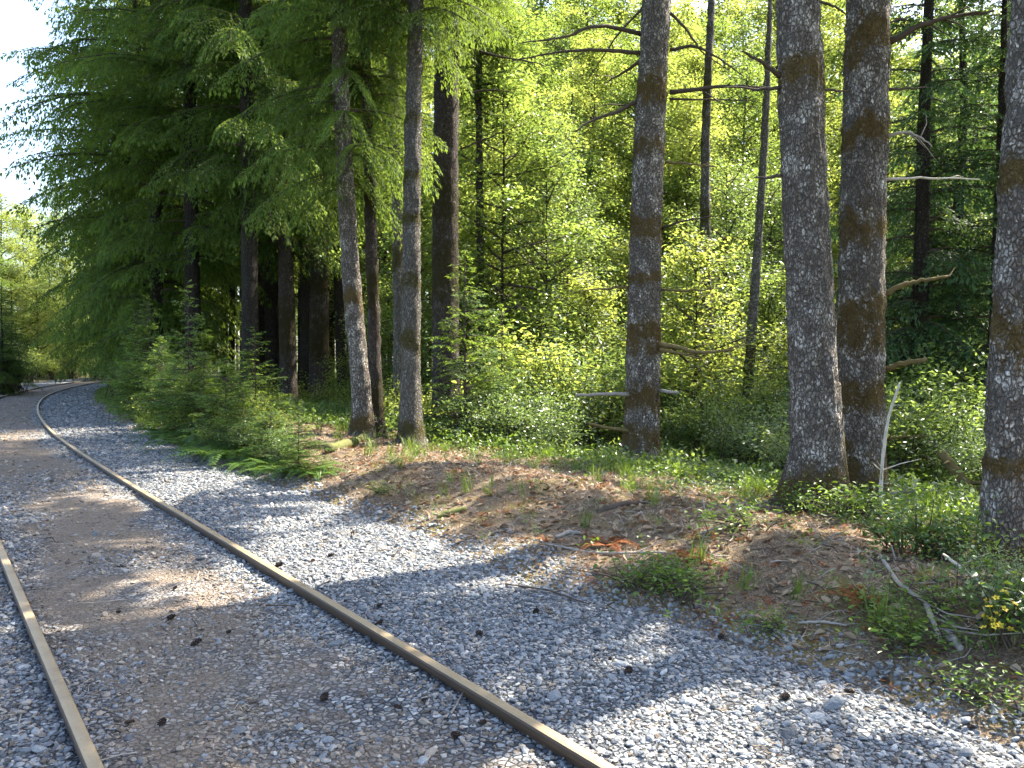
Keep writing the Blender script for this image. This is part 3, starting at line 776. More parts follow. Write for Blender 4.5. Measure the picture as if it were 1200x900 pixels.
T10 = row_tree("mossy_tree", "grey trunk leaning left beside the straight pale tree", [(427, 515, 26), (424, 470, 24), (418, 400, 22), (411, 320, 22), (404, 200, 20), (398, 60, 19)], 13.4, 20,
              [(500, 12), (350, 14)], mat='bark_grey', crown=WEEP, zb=4.2, cw=.72, sides=30, step=.07)
T11 = row_tree("mossy_tree", "slim dark trunk just right of the leaning grey trunk", [(441, 505, 17), (439, 400, 15), (436, 300, 14), (432, 180, 13), (428, 60, 12)], 14.0, 17,
              [(470, 25), (330, 30), (230, 20)], mat='bark_fir', crown=HEM, zb=6.0, cw=.55, sides=20, step=.09)
T12 = row_tree("slender_tree", "slim pale trunk half hidden left of the straight pale tree", [(467, 470, 12), (466, 300, 12), (463, 150, 12), (460, 50, 11)], 17.5, 19,
              [(300, 20)], mat='bark_alder', crown=HEM, zb=6, cw=.6, sides=16, step=.12)
T5 = row_tree("slender_tree", "slender brown mossy trunk in the bright wood beyond the solitary trunk", [(837, 545, 15), (832, 440, 14), (826, 300, 12), (827, 150, 10), (834, 0, 8)], 17.0, 17,
              [(470, 60), (400, 50), (310, 40), (260, 25), (120, 40)], mat='bark_alder', sides=18, step=.1, off=0)
T6 = row_tree("slender_tree", "thin lichen-pale leaning trunk left of the thick pair", [(871, 566, 14), (874, 500, 12), (880, 400, 12), (886, 320, 11), (893, 220, 9), (899, 100, 8)], 15.0, 12,
              [(420, 40), (560, 20)], mat='bark_alder', sides=16, step=.1)
T13 = row_tree("shaded_tree", "brown trunk rising from the lit grass in the shaded left wood", [(339, 463, 20), (337, 400, 20), (335, 300, 19), (333, 180, 18), (331, 40, 17)], 23, 26,
              [(380, 30)], mat='bark_fir', crown=WEEP, zb=4.6, cw=1.0, sides=18, step=.15)
T14 = row_tree("shaded_tree", "mossy brown trunk with a sunlit patch, between brown and leaning trunks", [(374, 452, 25), (374, 400, 24), (375, 300, 22), (376, 180, 20), (377, 60, 19)], 24, 25,
              [(400, 30), (330, 20)], mat='bark_fir', crown=WEEP2, zb=7, cw=.7, sides=18, step=.15)
T15 = row_tree("shaded_tree", "black shaded trunk close left of the leaning grey trunk", [(402, 458, 13), (399, 400, 13), (396, 300, 12), (394, 150, 12)], 26, 24,
              [], mat='bark_dark', crown=WEEP, zb=7, cw=.8, sides=14, step=.2, moss=False)
T16 = row_tree("shaded_tree", "dark trunk deep in the left shade with conifer boughs round it", [(320, 440, 18), (319, 380, 18), (317, 250, 17), (315, 100, 16)], 28, 27,
              [], mat='bark_dark', crown=WEEP2, zb=5.5, cw=1.0, sides=14, step=.2, moss=False)
for k, (u, w) in enumerate(((262, 9), (271, 8), (285, 10), (297, 6), (306, 9), (352, 8), (362, 11), (388, 8), (413, 9), (448, 8))):
    row_tree("shaded_tree", "thin dark trunk against the light in the left wood, %s from the left" % ("first", "second", "third", "fourth", "fifth", "sixth", "seventh", "eighth", "ninth", "tenth")[k], [(u, 420, w), (u + 1, 330, w), (u + 2, 200, w * .9)], 31 + (k * 7) % 9, 22,
             [], mat='bark_dark', crown=HEM, zb=9, cw=.55, sides=10, step=.3, moss=False, group="thin trunks bunched in the left wood", rough=.01)
T17 = row_tree("slender_tree", "thin dark trunk right of the thick brown mossy trunk", [(566, 440, 9), (563, 300, 9), (561, 100, 8)], 20, 18, [], mat='bark_fir', crown=HEM, zb=9, cw=.55, sides=12, step=.2, moss=False)
T7 = row_tree("slender_tree", "straight blue-grey trunk among dark cedars near the right edge", [(1172, 470, 14), (1176, 300, 13), (1179, 120, 12), (1181, 0, 11)], 17, 22, [], mat='bark_alder', crown=BLUE, zb=11, cw=.7, sides=14, step=.2, moss=False)

# vine stem up the pale trunk, child of it
dead_branch(T2, [(996, 590), (985, 520), (980, 460), (975, 420), (969, 330), (966, 240)], .032, .010, 'twig_moss', (-.12, -.03), 0, "vine_stem")
# bare branches
for px in ([(752, 40), (700, 28), (660, 45), (612, 50)], [(752, 62), (710, 58), (655, 60), (600, 72)]): dead_branch(T1, px, .035, .008, 'twig', (0, -.8), 4)
dead_branch(T1, [(748, 118), (722, 132), (700, 138), (673, 154)], .035, .010, 'twig', (0, -.5), 2)
dead_branch(T1, [(750, 72), (730, 85), (708, 98)], .03, .006, 'twig', (0, .6), 3)
dead_branch(T1, [(756, 5), (720, 45), (690, 92)], .022, .005, 'twig', (0, .5), 2)
dead_branch(T1, [(785, 108), (820, 104), (860, 100), (905, 103)], .038, .012, 'twig', (0, -.6), 3)
dead_branch(T1, [(785, 116), (830, 117), (885, 118)], .02, .006, 'twig', (0, .4), 2)
dead_branch(T1, [(785, 58), (815, 52), (845, 70), (872, 90)], .028, .006, 'twig', (0, -.5), 4)
dead_branch(T1, [(785, 15), (808, 38), (820, 60), (855, 82)], .024, .005, 'twig', (0, -.3), 2)
dead_branch(T1, [(780, 190), (810, 192), (840, 196)], .022, .008, 'twig_moss', (0, -.5), 2)
dead_branch(T1, [(775, 268), (800, 258), (845, 252)], .022, .006, 'twig', (0, -.3), 2)
dead_branch(T1, [(738, 337), (710, 338), (680, 341)], .024, .008, 'twig_moss', (0, -.3), 2)
dead_branch(T1, [(774, 340), (805, 341), (845, 338)], .022, .006, 'twig_moss', (0, -.4), 2)
dead_branch(T1, [(772, 404), (795, 406), (815, 414), (840, 412), (860, 410)], .045, .012, 'twig_moss', (-.1, -.5), 4)
dead_branch(T1, [(774, 410), (800, 415), (822, 420)], .03, .008, 'twig_moss', (-.2, -.5), 2)
dead_branch(T1, [(738, 462), (710, 462), (675, 463)], .035, .02, 'dead_grey', (-.1, -.5), 1)
dead_branch(T1, [(740, 505), (715, 502), (690, 496)], .035, .02, 'twig_moss', (-.1, -.4), 1)
dead_branch(T1, [(774, 458), (795, 460)], .03, .02, 'dead_grey', (-.1, -.3), 0)
dead_branch(T2, [(918, 92), (895, 75), (870, 60)], .028, .008, 'twig', (0, -.3), 1)
dead_branch(T2, [(914, 103), (890, 104), (850, 102)], .02, .006, 'twig', (0, .2), 0)
dead_branch(T2, [(916, 205), (900, 208), (884, 208)], .02, .008, 'twig', (0, .2), 1)
dead_branch(T2, [(962, 105), (985, 107), (1000, 106)], .014, .006, 'twig', (0, .2), 0)
dead_branch(T2, [(960, 2), (980, 8), (992, 18)], .016, .006, 'twig', (0, .1), 0)
dead_branch(T3, [(1040, 50), (1075, 32), (1110, 20), (1165, 12)], .038, .010, 'twig', (0, -.4), 5)
dead_branch(T3, [(1040, 104), (1065, 104), (1088, 102)], .018, .005, 'twig', (0, .1), 1)
dead_branch(T3, [(1040, 25), (1062, 22), (1080, 15)], .014, .004, 'twig', (0, .2), 1)
dead_branch(T3, [(1038, 160), (1060, 154), (1078, 160), (1092, 172)], .022, .006, 'dead_grey', (0, -.2), 4)
dead_branch(T3, [(1036, 210), (1090, 209), (1148, 210)], .016, .006, 'dead_pale', (0, -.3), 1)
dead_branch(T3, [(1036, 346), (1060, 332), (1085, 328), (1110, 324)], .03, .014, 'twig_moss', (0, -.3), 1)
dead_branch(T3, [(1034, 434), (1055, 426), (1085, 421)], .035, .024, 'twig_moss', (0, -.3), 0)
dead_branch(T3, [(1034, 513), (1050, 513), (1067, 512)], .016, .008, 'twig_moss', (0, -.2), 3)
dead_branch(T3, [(1030, 583), (1050, 578), (1071, 574)], .03, .022, 'dead_grey', (-.2, -.3), 0)
dead_branch(T9, [(540, 52), (580, 66), (620, 72), (640, 78)], .03, .008, 'twig', (0, -.5), 3)
dead_branch(T9, [(540, 110), (575, 105), (600, 108)], .022, .006, 'twig', (0, -.4), 3)
dead_branch(T9, [(540, 60), (570, 38), (600, 22)], .024, .006, 'twig', (0, -.4), 3)
dead_branch(T9, [(540, 175), (575, 160), (605, 148)], .02, .006, 'twig', (0, -.3), 2)

# ------------------------------------------------------------------ conifers along the line and in the wood
def at_sd(s, d):
    x, y = track_xy(np.array([s]), np.array([d])); return float(x[0]), float(y[0])
BOUGH = []
CG = "boughy conifers lining the far right side of the track"
for s, d, k, H, zb, cw in ((19.5, 5.6, WEEP, 27, 5.6, 1.0), (23, 4.8, WEEP2, 32, 4.2, 1.2), (26.5, 4.2, WEEP, 34, 2.0, 1.4), (30.5, 4.0, WEEP2, 34, 1.6, 1.45), (35, 4.2, WEEP, 33, 1.5, 1.4),
                           (40, 4.6, WEEP2, 30, 1.2, 1.35), (46, 4.6, WEEP, 24, 1.2, 1.3), (53, 4.6, WEEP, 20, 1.5, 1.2), (60, 4.4, WEEP2, 17, 2.5, 1.2), (24, 8.5, WEEP2, 27, 9.0, .9), (31, 9.5, WEEP, 28, 9, .9), (39, 9.5, WEEP2, 27, 6, 1.0)):
    t = conifer("boughy_conifer", at_sd(s, d), k, H, zb, "drooping conifer", CG, 'bark_dark', .24, cw)
    BOUGH.append((d > 8, s, t))
for back in (False, True):
    for i, (_, _, t) in enumerate(sorted([q for q in BOUGH if q[0] == back], key=lambda q: q[1])):
        t["label"] = "tall drooping conifer in the %s along the far track, %s" % ("second rank" if back else "front rank", NTH[i])
for u, dep, k, H, zb, cw in ((1078, 15, CEDAR, 16.5, 1.0, .8), (1120, 18, CEDAR, 15, 1.0, 1.0), (1165, 14.5, CEDAR, 12.5, .8, .8), (1215, 19, CEDAR, 15, 1, 1.0), (1085, 22, BLUE, 15, 2, 1.0), (1140, 25, CEDAR, 17, 2, 1.1)):
    p = P(u, 450, dep)
    t = conifer("cedar", (p[0], p[1]), k, H, zb, "dark blue-green cedar crowding the ravine behind the right trunks", "cedars in the ravine", 'bark_dark', .2, cw, cat="cedar"); place(t, "dark blue-green cedar")
for u, dep, k, H, zb in ((668, 29, BLUE, 13.5, 2.0), (690, 40, CEDAR, 17, 3), (905, 33, CEDAR, 14, 2), (790, 41, HEM, 18, 3), (985, 27, BLUE, 11, 1.5), (600, 38, HEM, 17, 3), (840, 42, CEDAR, 16, 3)):
    p = P(u, 450, dep)
    t = conifer("forest_conifer", (p[0], p[1]), k, H, zb, "shadowy conifer among the bright broadleaf trees mid-wood", "conifers scattered in the bright wood", 'bark_dark', .17, .85); place(t, "shadowy conifer deep in the wood")

# broadleaf trees behind the row
BG = "sunlit broadleaf trees in the wood beyond the berm"
spots = [(560, 25, 1), (605, 29, 6), (640, 24, 0), (700, 31, 1), (735, 29, 6), (800, 25, 0), (815, 31, 1), (868, 27, 6), (930, 30, 0), (1045, 27, 1), (1090, 31, 0),
         (520, 31, 6), (480, 29, 1), (450, 35, 6), (410, 37, 1), (360, 41, 0), (680, 37, 6), (770, 36, 1), (850, 36, 6), (930, 36, 1), (1010, 34, 6), (1100, 36, 1), (560, 41, 6), (640, 44, 6), (720, 46, 6), (800, 46, 1), (890, 46, 6), (980, 44, 1), (1080, 44, 0), (1160, 40, 1), (500, 48, 1), (430, 50, 0),
         (545, 52, 1), (600, 54, 6), (670, 52, 1), (705, 55, 0), (760, 53, 6), (830, 54, 1), (900, 55, 1), (960, 53, 1), (330, 46, 0), (290, 50, 1), (272, 58, 2), (268, 46, 2), (280, 66, 1), (575, 60, 0), (618, 61, 1), (655, 60, 6), (690, 62, 1), (728, 60, 0), (785, 61, 6), (815, 60, 0), (865, 62, 1)]
for u, dep, k in spots:
    p = P(u, 450, dep)
    t = broad_tree("broadleaf_tree", (p[0] + RND.uniform(-.4, .4), p[1]), k, "tall yellow-green broadleaf tree in the backlit wood behind the row", BG, 'bark_alder', .11, RND.uniform(.92, 1.08) * (min(1.12, .52 + dep * .0145) if dep < 33 else 1.25 if dep < 47 else 1.6 if dep < 58 else 1.95)); place(t, "tall backlit broadleaf tree")
UG = "understory trees on the slope"
for u, dep, k in ((590, 20, 2), (640, 20.5, 7), (688, 19, 4), (712, 22, 4), (665, 23, 7), (735, 24, 5), (800, 19, 3), (850, 20, 7), (815, 15.5, 4), (900, 18, 3), (790, 25, 2), (650, 25, 5), (565, 22, 5), (690, 27, 2), (850, 26, 5), (900, 24, 7), (935, 16, 4), (740, 22, 5), (455, 22, 4), (490, 20, 3), (430, 28, 5), (1130, 21, 5), (1180, 24, 2), (1080, 19, 3)):
    p = P(u, 450, dep)
    t = broad_tree("understory_tree", (p[0], p[1]), k, "low spreading leafy understory tree on the slope behind the trunks", UG, 'bark_dark', .05, RND.uniform(.85, 1.1)); place(t, "low spreading understory tree")
FG = "distant trees closing the wood"
for k in range(60):
    a = rad(RND.uniform(-17, 40)); r = RND.uniform(52, 95)
    broad_tree("distant_tree", (r * math.sin(a), r * math.cos(a)), RND.choice((0, 1, 1, 0, 2)), "distant leafy tree closing the gaps deep in the wood", FG, 'bark_dark', .14, RND.uniform(1.0, 1.5))
for k in range(14):
    a = rad(RND.uniform(-22, 42)); r = RND.uniform(60, 95)
    conifer("distant_conifer", (r * math.sin(a), r * math.cos(a)), RND.choice((HEM, BLUE, CEDAR)), RND.uniform(18, 26), 2, "distant dark conifer deep in the wood", "distant conifers in the wood", 'bark_dark', .2, 1.2)
# the bright end of the track
LATE = []
EG = "sunlit trees round the end of the track"
for u, dep, k, s in ((-30, 62, 2, 1.0), (5, 66, 0, .75), (30, 72, 5, 1.3), (60, 78, 2, 1.0), (95, 74, 5, 1.2), (120, 66, 2, .9), (-60, 55, 2, 1.0), (45, 60, 4, 1.0), (85, 62, 4, .9), (15, 58, 4, 1.2), (140, 60, 3, 1.2), (150, 80, 0, .9), (-10, 85, 0, .9), (70, 90, 0, 1.0), (110, 95, 1, .9), (30, 95, 1, .8)):
    p = P(u, 450, dep)
    t = broad_tree("trackside_tree", (p[0], p[1]), k, "sunlit yellow-green tree where the track disappears round the bend", EG, 'bark_dark', .1, s * 1.4); place(t, "sunlit tree at the track's end")
for k in range(34):
    a = rad(RND.uniform(-50, -20)); r = RND.uniform(78, 120)
    broad_tree("roadside_tree", (r * math.sin(a), r * math.cos(a)), RND.choice((2, 3, 5, 5)), "low bright tree in the belt far beyond the bend, under the open sky", "belt of low trees beyond the bend", 'bark_dark', .1, RND.uniform(.9, 1.3))
for u, dep, kd, s in ((5, 44, 'bright', 1.8), (35, 50, 'bright', 1.7), (62, 56, 'bright', 1.8), (85, 60, 'bright', 2.0), (110, 56, 'bright', 1.6), (125, 62, 'bright', 2.0), (48, 64, 'bright', 2.2), (20, 60, 'bright', 2.2), (75, 68, 'bright', 2.4), (100, 70, 'bright', 2.4), (-15, 52, 'bright', 2.0), (30, 76, 'bright', 2.6), (132, 50, 'bright', 1.4)):
    LATE.append((u, dep, kd, s))
for u, dep, lab in ((4, 33, "low dark conifer left of the track at the picture's left edge"), (-14, 36, "second low dark conifer behind the one at the left edge")):
    p = P(u, 450, dep); conifer("dark_conifer", (p[0], p[1]), WEEP, 5.0, -.2, lab, "low dark conifers at the left edge", 'bark_dark', .06, .42)
p = P(-70, 300, 50)
conifer("far_conifer", (p[0], p[1]), WEEP, 17, 5.0, "dark boughs of a far conifer reaching in at the left edge under the sky", None, 'bark_dark', .12, 1.3)

# unseen conifers added right of the view to break up sunlight on the gravel
for x, y, k, H, zb, cw in ((7.6, 8.4, SPARSE, 20, 9.0, 1.0), (9.9, 11.4, SPARSE, 20, 6.5, 1.15), (8.8, 6.2, SPARSE, 18, 7, 1.0), (10.0, 14.8, SPARSE, 25, 11, 1.0), (5.6, 1.6, SPARSE, 20, 6, 1.1), (9.5, 3.5, SPARSE, 21, 7, 1.1)):
    conifer("shade_conifer", (x, y), k, H, zb, "tall unseen conifer added beyond the right picture edge to shade the gravel", "added shade conifers past the right edge", 'bark_fir', .22, cw)

# ------------------------------------------------------------------ saplings, shrubs, ferns
def shrub_mesh(seed, H, R0, stems, per, size, mat, oval=True, wratio=.6):
    g = random.Random(seed); rg = np.random.default_rng(seed); mb = MB(); wb = MB()
    for k in range(stems):
        az = g.uniform(0, 6.28); out = R0 * math.sqrt(g.random()); h = H * g.uniform(.55, 1.0) * (1 - .35 * (out / R0) ** 2)
        p0 = np.array([g.gauss(0, R0 * .18), g.gauss(0, R0 * .18), 0]); e = np.array([math.cos(az) * out, math.sin(az) * out, h])
        mid = p0 + (e - p0) * .5 + np.array([0, 0, .12 * H]); pts = np.array([p0, (p0 + mid) / 2 + [0, 0, .05 * H], mid, e])
        tube(wb, pts, [.006 + .004 * H, .005 + .003 * H, .004 + .002 * H, .002], 4)
        n = per; t = rg.uniform(.25, 1.05, n) ** .8; tt = np.clip(t, 0, 1) * 3; i = np.minimum(2, tt.astype(int)); fr = (tt - i)[:, None]
        C = pts[i] * (1 - fr) + pts[i + 1] * fr + rg.normal(0, .16 * (.3 + R0 * .5), (n, 3)) * [1, 1, .7]
        C[:, 2] = np.abs(C[:, 2]) + .02
        D = rg.normal(0, 1, (n, 3)) * [1, 1, .4] + unit(e - p0) * .5 + [0, 0, -.1]
        N = np.stack([rg.normal(0, .45, n), rg.normal(0, .45, n), np.ones(n)], 1); L = size * rg.uniform(.6, 1.25, n)
        add_leaves(mb, C, D, N, L, L * wratio * rg.uniform(.8, 1.1, n), np.clip(rg.normal(.5, .22, n) + (C[:, 2] / H - .6) * .3, 0, 1), .12, oval, .08)
    return mb.mesh("foliage", M[mat]), wb.mesh("stem", M['twig'])
SHR = {
    'bush': shrub_mesh(1, 1.7, .95, 26, 95, .075, 'leaf_mid'),
    'pale': shrub_mesh(2, 1.5, .95, 26, 95, .065, 'leaf_pale', True, .5),
    'salal': shrub_mesh(3, .62, .55, 22, 34, .062, 'leaf_salal', True, .58),
    'low': shrub_mesh(4, .27, .5, 20, 16, .055, 'herb', True, .42),
    'pale_low': shrub_mesh(5, .7, .6, 20, 60, .045, 'leaf_pale', True, .45),
    'dark': shrub_mesh(7, 2.7, 1.35, 44, 110, .075, 'needle_blue'),  # dark cedar green on this bush stands in for the shade over it
    'bright': shrub_mesh(6, 1.4, .9, 22, 90, .07, 'leaf_bright'),
}
def shrub(name, xy, kind, label, group=None, s=1.0, cat="shrub", sz=1.0):
    x, y = xy[0], xy[1]; t = root(name, (x, y, float(topz(x, y)[0]) - .01), RND.uniform(0, 6.28)); tag(t, label, cat, group)
    a, b = SHR[kind]
    for nm, me in (("foliage", a), ("stem", b)):
        o = obj(nm, me, t); o.scale = (s, s, s * sz)
    return t
def fern_mesh(seed, nf, L, mat, pin=.13):
    g = random.Random(seed); mb = MB()
    for k in range(nf):
        az = k * 6.283 / nf + g.uniform(-.3, .3); l = L * g.uniform(.7, 1.1); up = g.uniform(.6, 1.1)
        pts = np.array([[math.cos(az) * l * t, math.sin(az) * l * t, l * (up * t - .95 * up * t * t * (1 + .2 * g.random())) * .9 + .02] for t in np.linspace(0, 1, 7)])
        tube(mb, pts, np.linspace(.005, .0015, 7), 3, .3)
        C = []; D = []; Ln = []; N = []
        m = 17
        for q in range(m):
            t = .14 + .86 * q / m; i = min(5, int(t * 6)); p = pts[i] + (pts[i + 1] - pts[i]) * (t * 6 - i); tg = unit(pts[i + 1] - pts[i])
            side = unit(np.cross(tg, [0, 0, 1])); ln = pin * (L / .6) * (math.sin(min(1, t * 1.5 + .25) * math.pi * .5) * (1.08 - t)) * 1.3
            for sg in (-1, 1):
                dv = unit(side * sg + tg * .35 + np.array([0, 0, -.2])); C.append(p + dv * ln * .5); D.append(dv); Ln.append(ln); N.append(np.cross(side, tg) + np.array([0, 0, .1]))
        Ln = np.array(Ln); add_leaves(mb, C, D, N, Ln, Ln * .2 + .008, np.clip(np.random.default_rng(seed + k).normal(.5, .2, len(Ln)), 0, 1), .06)
    return mb.mesh("fronds", M[mat])
FERN = [fern_mesh(1, 11, .62, 'fern'), fern_mesh(2, 9, .5, 'fern'), fern_mesh(3, 7, .42, 'bracken')]
def fern(xy, k, label, group=None, s=1.0, name="fern", cat="fern"):
    x, y = xy[0], xy[1]; t = root(name, (x, y, float(topz(x, y)[0]) - .01), RND.uniform(0, 6.28)); tag(t, label, cat, group)
    o = obj("fronds", FERN[k], t); o.scale = (s, s, s); return t

# left verge
for u, v, k, H, cw, lab in ((222, 506, SAP, 3.0, .95, "tall young conifer with pale tips on the verge at the left"), (190, 497, SAPD, 2.0, .8, "dark young conifer on the verge, farther along the track"),
                            (265, 520, SAPD, 1.5, .9, "small feathery conifer sapling between the tall young conifer and ferns"), (350, 556, SAP, .95, .5, "low pale conifer seedling at the gravel edge"),
                            (300, 505, SAP, 1.9, .9, "bushy young conifer behind the verge ferns"), (160, 480, SAPD, 3.2, 1.0, "young dark conifer nearest the bend on the right verge"),
                            (240, 512, SAP, 1.6, .75, "feathery young conifer tight beside the tall pale-tipped one"), (205, 505, SAPD, 1.5, .9, "dark young conifer spilling over the gravel edge at the left"), (285, 528, SAP, 1.0, .7, "low bright young conifer among the verge ferns"), (318, 540, SAPD, .8, .6, "low dark young conifer by the ferns at the gravel edge"), (175, 490, SAP, 3.0, 1.1, "young conifer half hidden under the hanging boughs at the left verge")):
    p = G(u, v); conifer("young_conifer", (p[0], p[1]), k, H, .05, lab, None, 'twig', .007 * H, cw, cat="sapling")
p = P(545, 520, 14.2); conifer("young_conifer", (p[0], p[1]), SAP, 3.6, .1, "light green young conifer right of the pale straight trunk", None, 'twig', .035, 1.1, cat="sapling")
p = P(588, 520, 15.5); conifer("young_conifer", (p[0], p[1]), SAP, 2.8, .1, "smaller light green young conifer beside the shrubby slope", None, 'twig', .035, 1.0, cat="sapling")
for u, v, s in ((245, 530, 1.0), (275, 537, 1.1), (300, 540, .9), (320, 548, 1.0), (235, 518, 1.0), (282, 522, 1.1), (310, 528, 1.0), (340, 535, .9), (205, 510, 1.0), (375, 560, .7), (330, 520, .9), (255, 508, 1.0), (225, 527, 1.5), (262, 541, 1.4), (292, 549, 1.3), (330, 558, 1.1), (205, 519, 1.5), (190, 510, 1.5), (310, 553, 1.0), (245, 537, 1.2), (360, 556, 1.0)):
    p = G(u, v); place(fern(p, RND.randrange(2), "green fern", "ferns on the left verge", s), "green fern on the verge")
for u, v, kd, s in ((215, 500, 'bush', .8), (180, 488, 'bush', .9), (160, 478, 'bush', 1.0), (145, 468, 'bush', 1.2), (240, 505, 'bush', .7), (270, 500, 'bright', .6), (195, 480, 'bush', 1.2), (300, 490, 'bright', .7), (225, 512, 'bright', .55), (255, 525, 'bright', .5), (290, 533, 'pale', .45), (330, 545, 'pale', .4), (185, 495, 'bright', .7), (310, 515, 'bright', .6)):
    p = G(u, v); place(shrub("verge_bush", p, kd, "bush", "bushes packed along the left verge", s), "leafy bush on the shaded verge")

for u, dep, kd, s in LATE:
    p = P(u, 450, dep); t = shrub("trackside_bush", (p[0], p[1]), kd, "bright bush at the sunlit end of the track", "bushes at the sunlit end of the track", s); place(t, "bright bush at the track's end")
for u, dep, sz, lab in ((2, 33.5, 1.15, "dark bush left of the track at the picture's left edge"), (16, 35.5, .8, "lower dark bush beside the dark bush at the left edge"), (-12, 35, 1.4, "tall dark bush cut by the left picture edge")):
    p = P(u, 450, dep); shrub("shade_toned_bush", (p[0], p[1]), 'dark', lab, None, 1.0, "bush", sz)
# slope behind the berm
for u, dep, kd, s in ((560, 13.5, 'pale_low', 1.3), (600, 13.5, 'pale', .8), (625, 14, 'pale', 1.0), (650, 13, 'pale', .8), (680, 14.5, 'pale', 1.1), (640, 15.5, 'pale', 1.5), (710, 14.5, 'bright', 1.2), (600, 16, 'bright', 1.6), (690, 17, 'pale', 1.7), (665, 16, 'bright', 1.6), (625, 17.5, 'bright', 1.9), (720, 18, 'pale', 1.8), (580, 18, 'bright', 1.8), (655, 18.5, 'pale', 2.0), (580, 14.5, 'pale', 1.0),
                      (800, 14, 'pale', .9), (830, 13.5, 'bush', .8), (860, 12.5, 'pale', .8), (890, 12, 'pale', .8), (905, 14, 'bush', 1.1), (930, 11, 'pale', .8), (860, 15, 'pale', 1.2), (820, 17, 'pale', 1.4), (780, 16, 'bush', 1.2), (900, 17, 'pale', 1.4), (1050, 11, 'bush', .9), (1090, 11.5, 'bush', 1.0), (1130, 10.5, 'pale', .9),
                      (1080, 13.5, 'bush', 1.3), (1150, 12.5, 'bush', 1.2), (1060, 15, 'bush', 1.4), (1020, 13, 'pale', 1.1), (960, 13, 'pale', 1.1), (1180, 9.5, 'pale', .8), (1120, 15, 'pale', 1.4), (740, 16, 'bush', 1.2), (660, 19, 'pale', 1.5), (760, 19, 'bush', 1.4), (500, 16, 'bright', .8), (455, 17, 'bright', .8), (530, 17.5, 'bright', 1.0), (420, 19, 'bright', .8), (385, 22, 'bright', .9), (350, 26, 'bright', 1.0)):
    p = P(u, 500, dep); t = shrub("slope_shrub", (p[0], p[1]), kd, "leafy shrub", "shrubs on the slope", s)
    place(t, {'pale': "pale-leaved slope shrub", 'pale_low': "low pale shrub", 'bush': "mid-green slope shrub", 'bright': "yellow-green slope shrub"}[kd])
# berm plants
for u, v, kd, s, lab in ((1085, 655, 'salal', .75, "glossy green shrub between the thick pair and the right-edge trunk"), (1052, 645, 'salal', .6, "smaller glossy shrub close to the thick pair's foot"), (1115, 665, 'salal', .55, "pale-leaved low shrub just left of the right-edge trunk"),
                         (1182, 750, 'salal', .7, "dark green bush with yellow flowers at the right edge"), (1200, 720, 'pale_low', .45, "pale bush in front of the right-edge trunk"), (1150, 695, 'pale_low', .42, "pale twiggy bush above the yellow flowers"),
                         (985, 605, 'low', 1.0, "small leafy plant at the foot of the thick pair"), (1015, 610, 'low', 1.1, "leafy plant under the bleached leaning stick"), (940, 600, 'low', 1.0, "leafy plant left of the thick pale trunk's foot"),
                         (745, 690, 'low', .8, "bright green plant at the gravel edge, middle of the shoulder"), (800, 705, 'low', .9, "dark green plant right of the bright one at the gravel edge"), (775, 690, 'low', .7, "small plant between two green plants at the gravel edge"),
                         (905, 742, 'low', .5, "tiny green plant at the gravel edge below the litter"), (1060, 765, 'low', .75, "green leafy plant at the gravel edge below the dry branch"), (1045, 745, 'low', .6, "small green plant beside the dry fallen branch"), (1140, 820, 'low', .6, "lowest green plant at the gravel edge, lower right"),
                         (1095, 715, 'low', .6, "green plant among dry sticks on the right bank"), (1020, 715, 'low', .5, "small green plant beside the rust-red bracken"), (865, 622, 'low', .8, "leafy plant on the mossy hump mid-berm"),
                         (445, 580, 'low', .55, "small green plant on the bank below the pale straight trunk"), (460, 545, 'low', .5, "yellow-green plant at the foot of the pale straight trunk")):
    p = G(u, v); shrub("berm_plant", p, kd, lab, None, s, "plant")
for u, v, s, lab in ((712, 642, .8, "rust-red dead bracken on the gravel edge left of the green plants"), (805, 655, .5, "small rust-red bracken behind the dark green plant"), (1010, 705, .7, "rust-red dead bracken on the right bank"), (575, 528, .7, "orange-brown dead bracken at the slope edge"), (1140, 640, .7, "orange dead bracken left of the right-edge trunk")):
    p = G(u, v); fern(p, 2, lab, None, s, "dead_bracken", "bracken")

# low growth as stuff: grass tufts, leafy ground cover, litter
def tuft_mesh(seed, n, h, mat):
    rg = np.random.default_rng(seed); mb = MB()
    for k in range(n):
        az = rg.uniform(0, 6.28); ln = h * rg.uniform(.5, 1.1); out = ln * rg.uniform(.15, .7); b = np.array([rg.normal(0, .03), rg.normal(0, .03), -.01])
        d = np.array([math.cos(az), math.sin(az), 0]); sd_ = np.array([-d[1], d[0], 0]) * rg.uniform(.002, .004)
        p1 = b + d * out * .35 + [0, 0, ln * .6]; p2 = b + d * out + [0, 0, ln * .85]
        mb.add([b - sd_, b + sd_, p1 + sd_ * .8, p1 - sd_ * .8, p2], [[0, 1, 2, 3]], [[3, 2, 4]], rg.uniform(0, 1))
    return mb.mesh("grass_tuft", M[mat])
def herb_mesh(seed, n, h, size, mat):
    rg = np.random.default_rng(seed); mb = MB(); t = rg.uniform(.2, 1, n)
    C = np.stack([rg.normal(0, h * .35, n), rg.normal(0, h * .35, n), h * t], 1); D = np.stack([C[:, 0], C[:, 1], rg.normal(0, .05, n)], 1) + rg.normal(0, .05, (n, 3))
    L = size * rg.uniform(.6, 1.3, n); N = np.stack([rg.normal(0, .35, n), rg.normal(0, .35, n), np.ones(n)], 1)
    add_leaves(mb, C, D, N, L, L * .55, rg.uniform(0, 1, n), .1, True, .05); return mb.mesh("herb_sprig", M[mat])
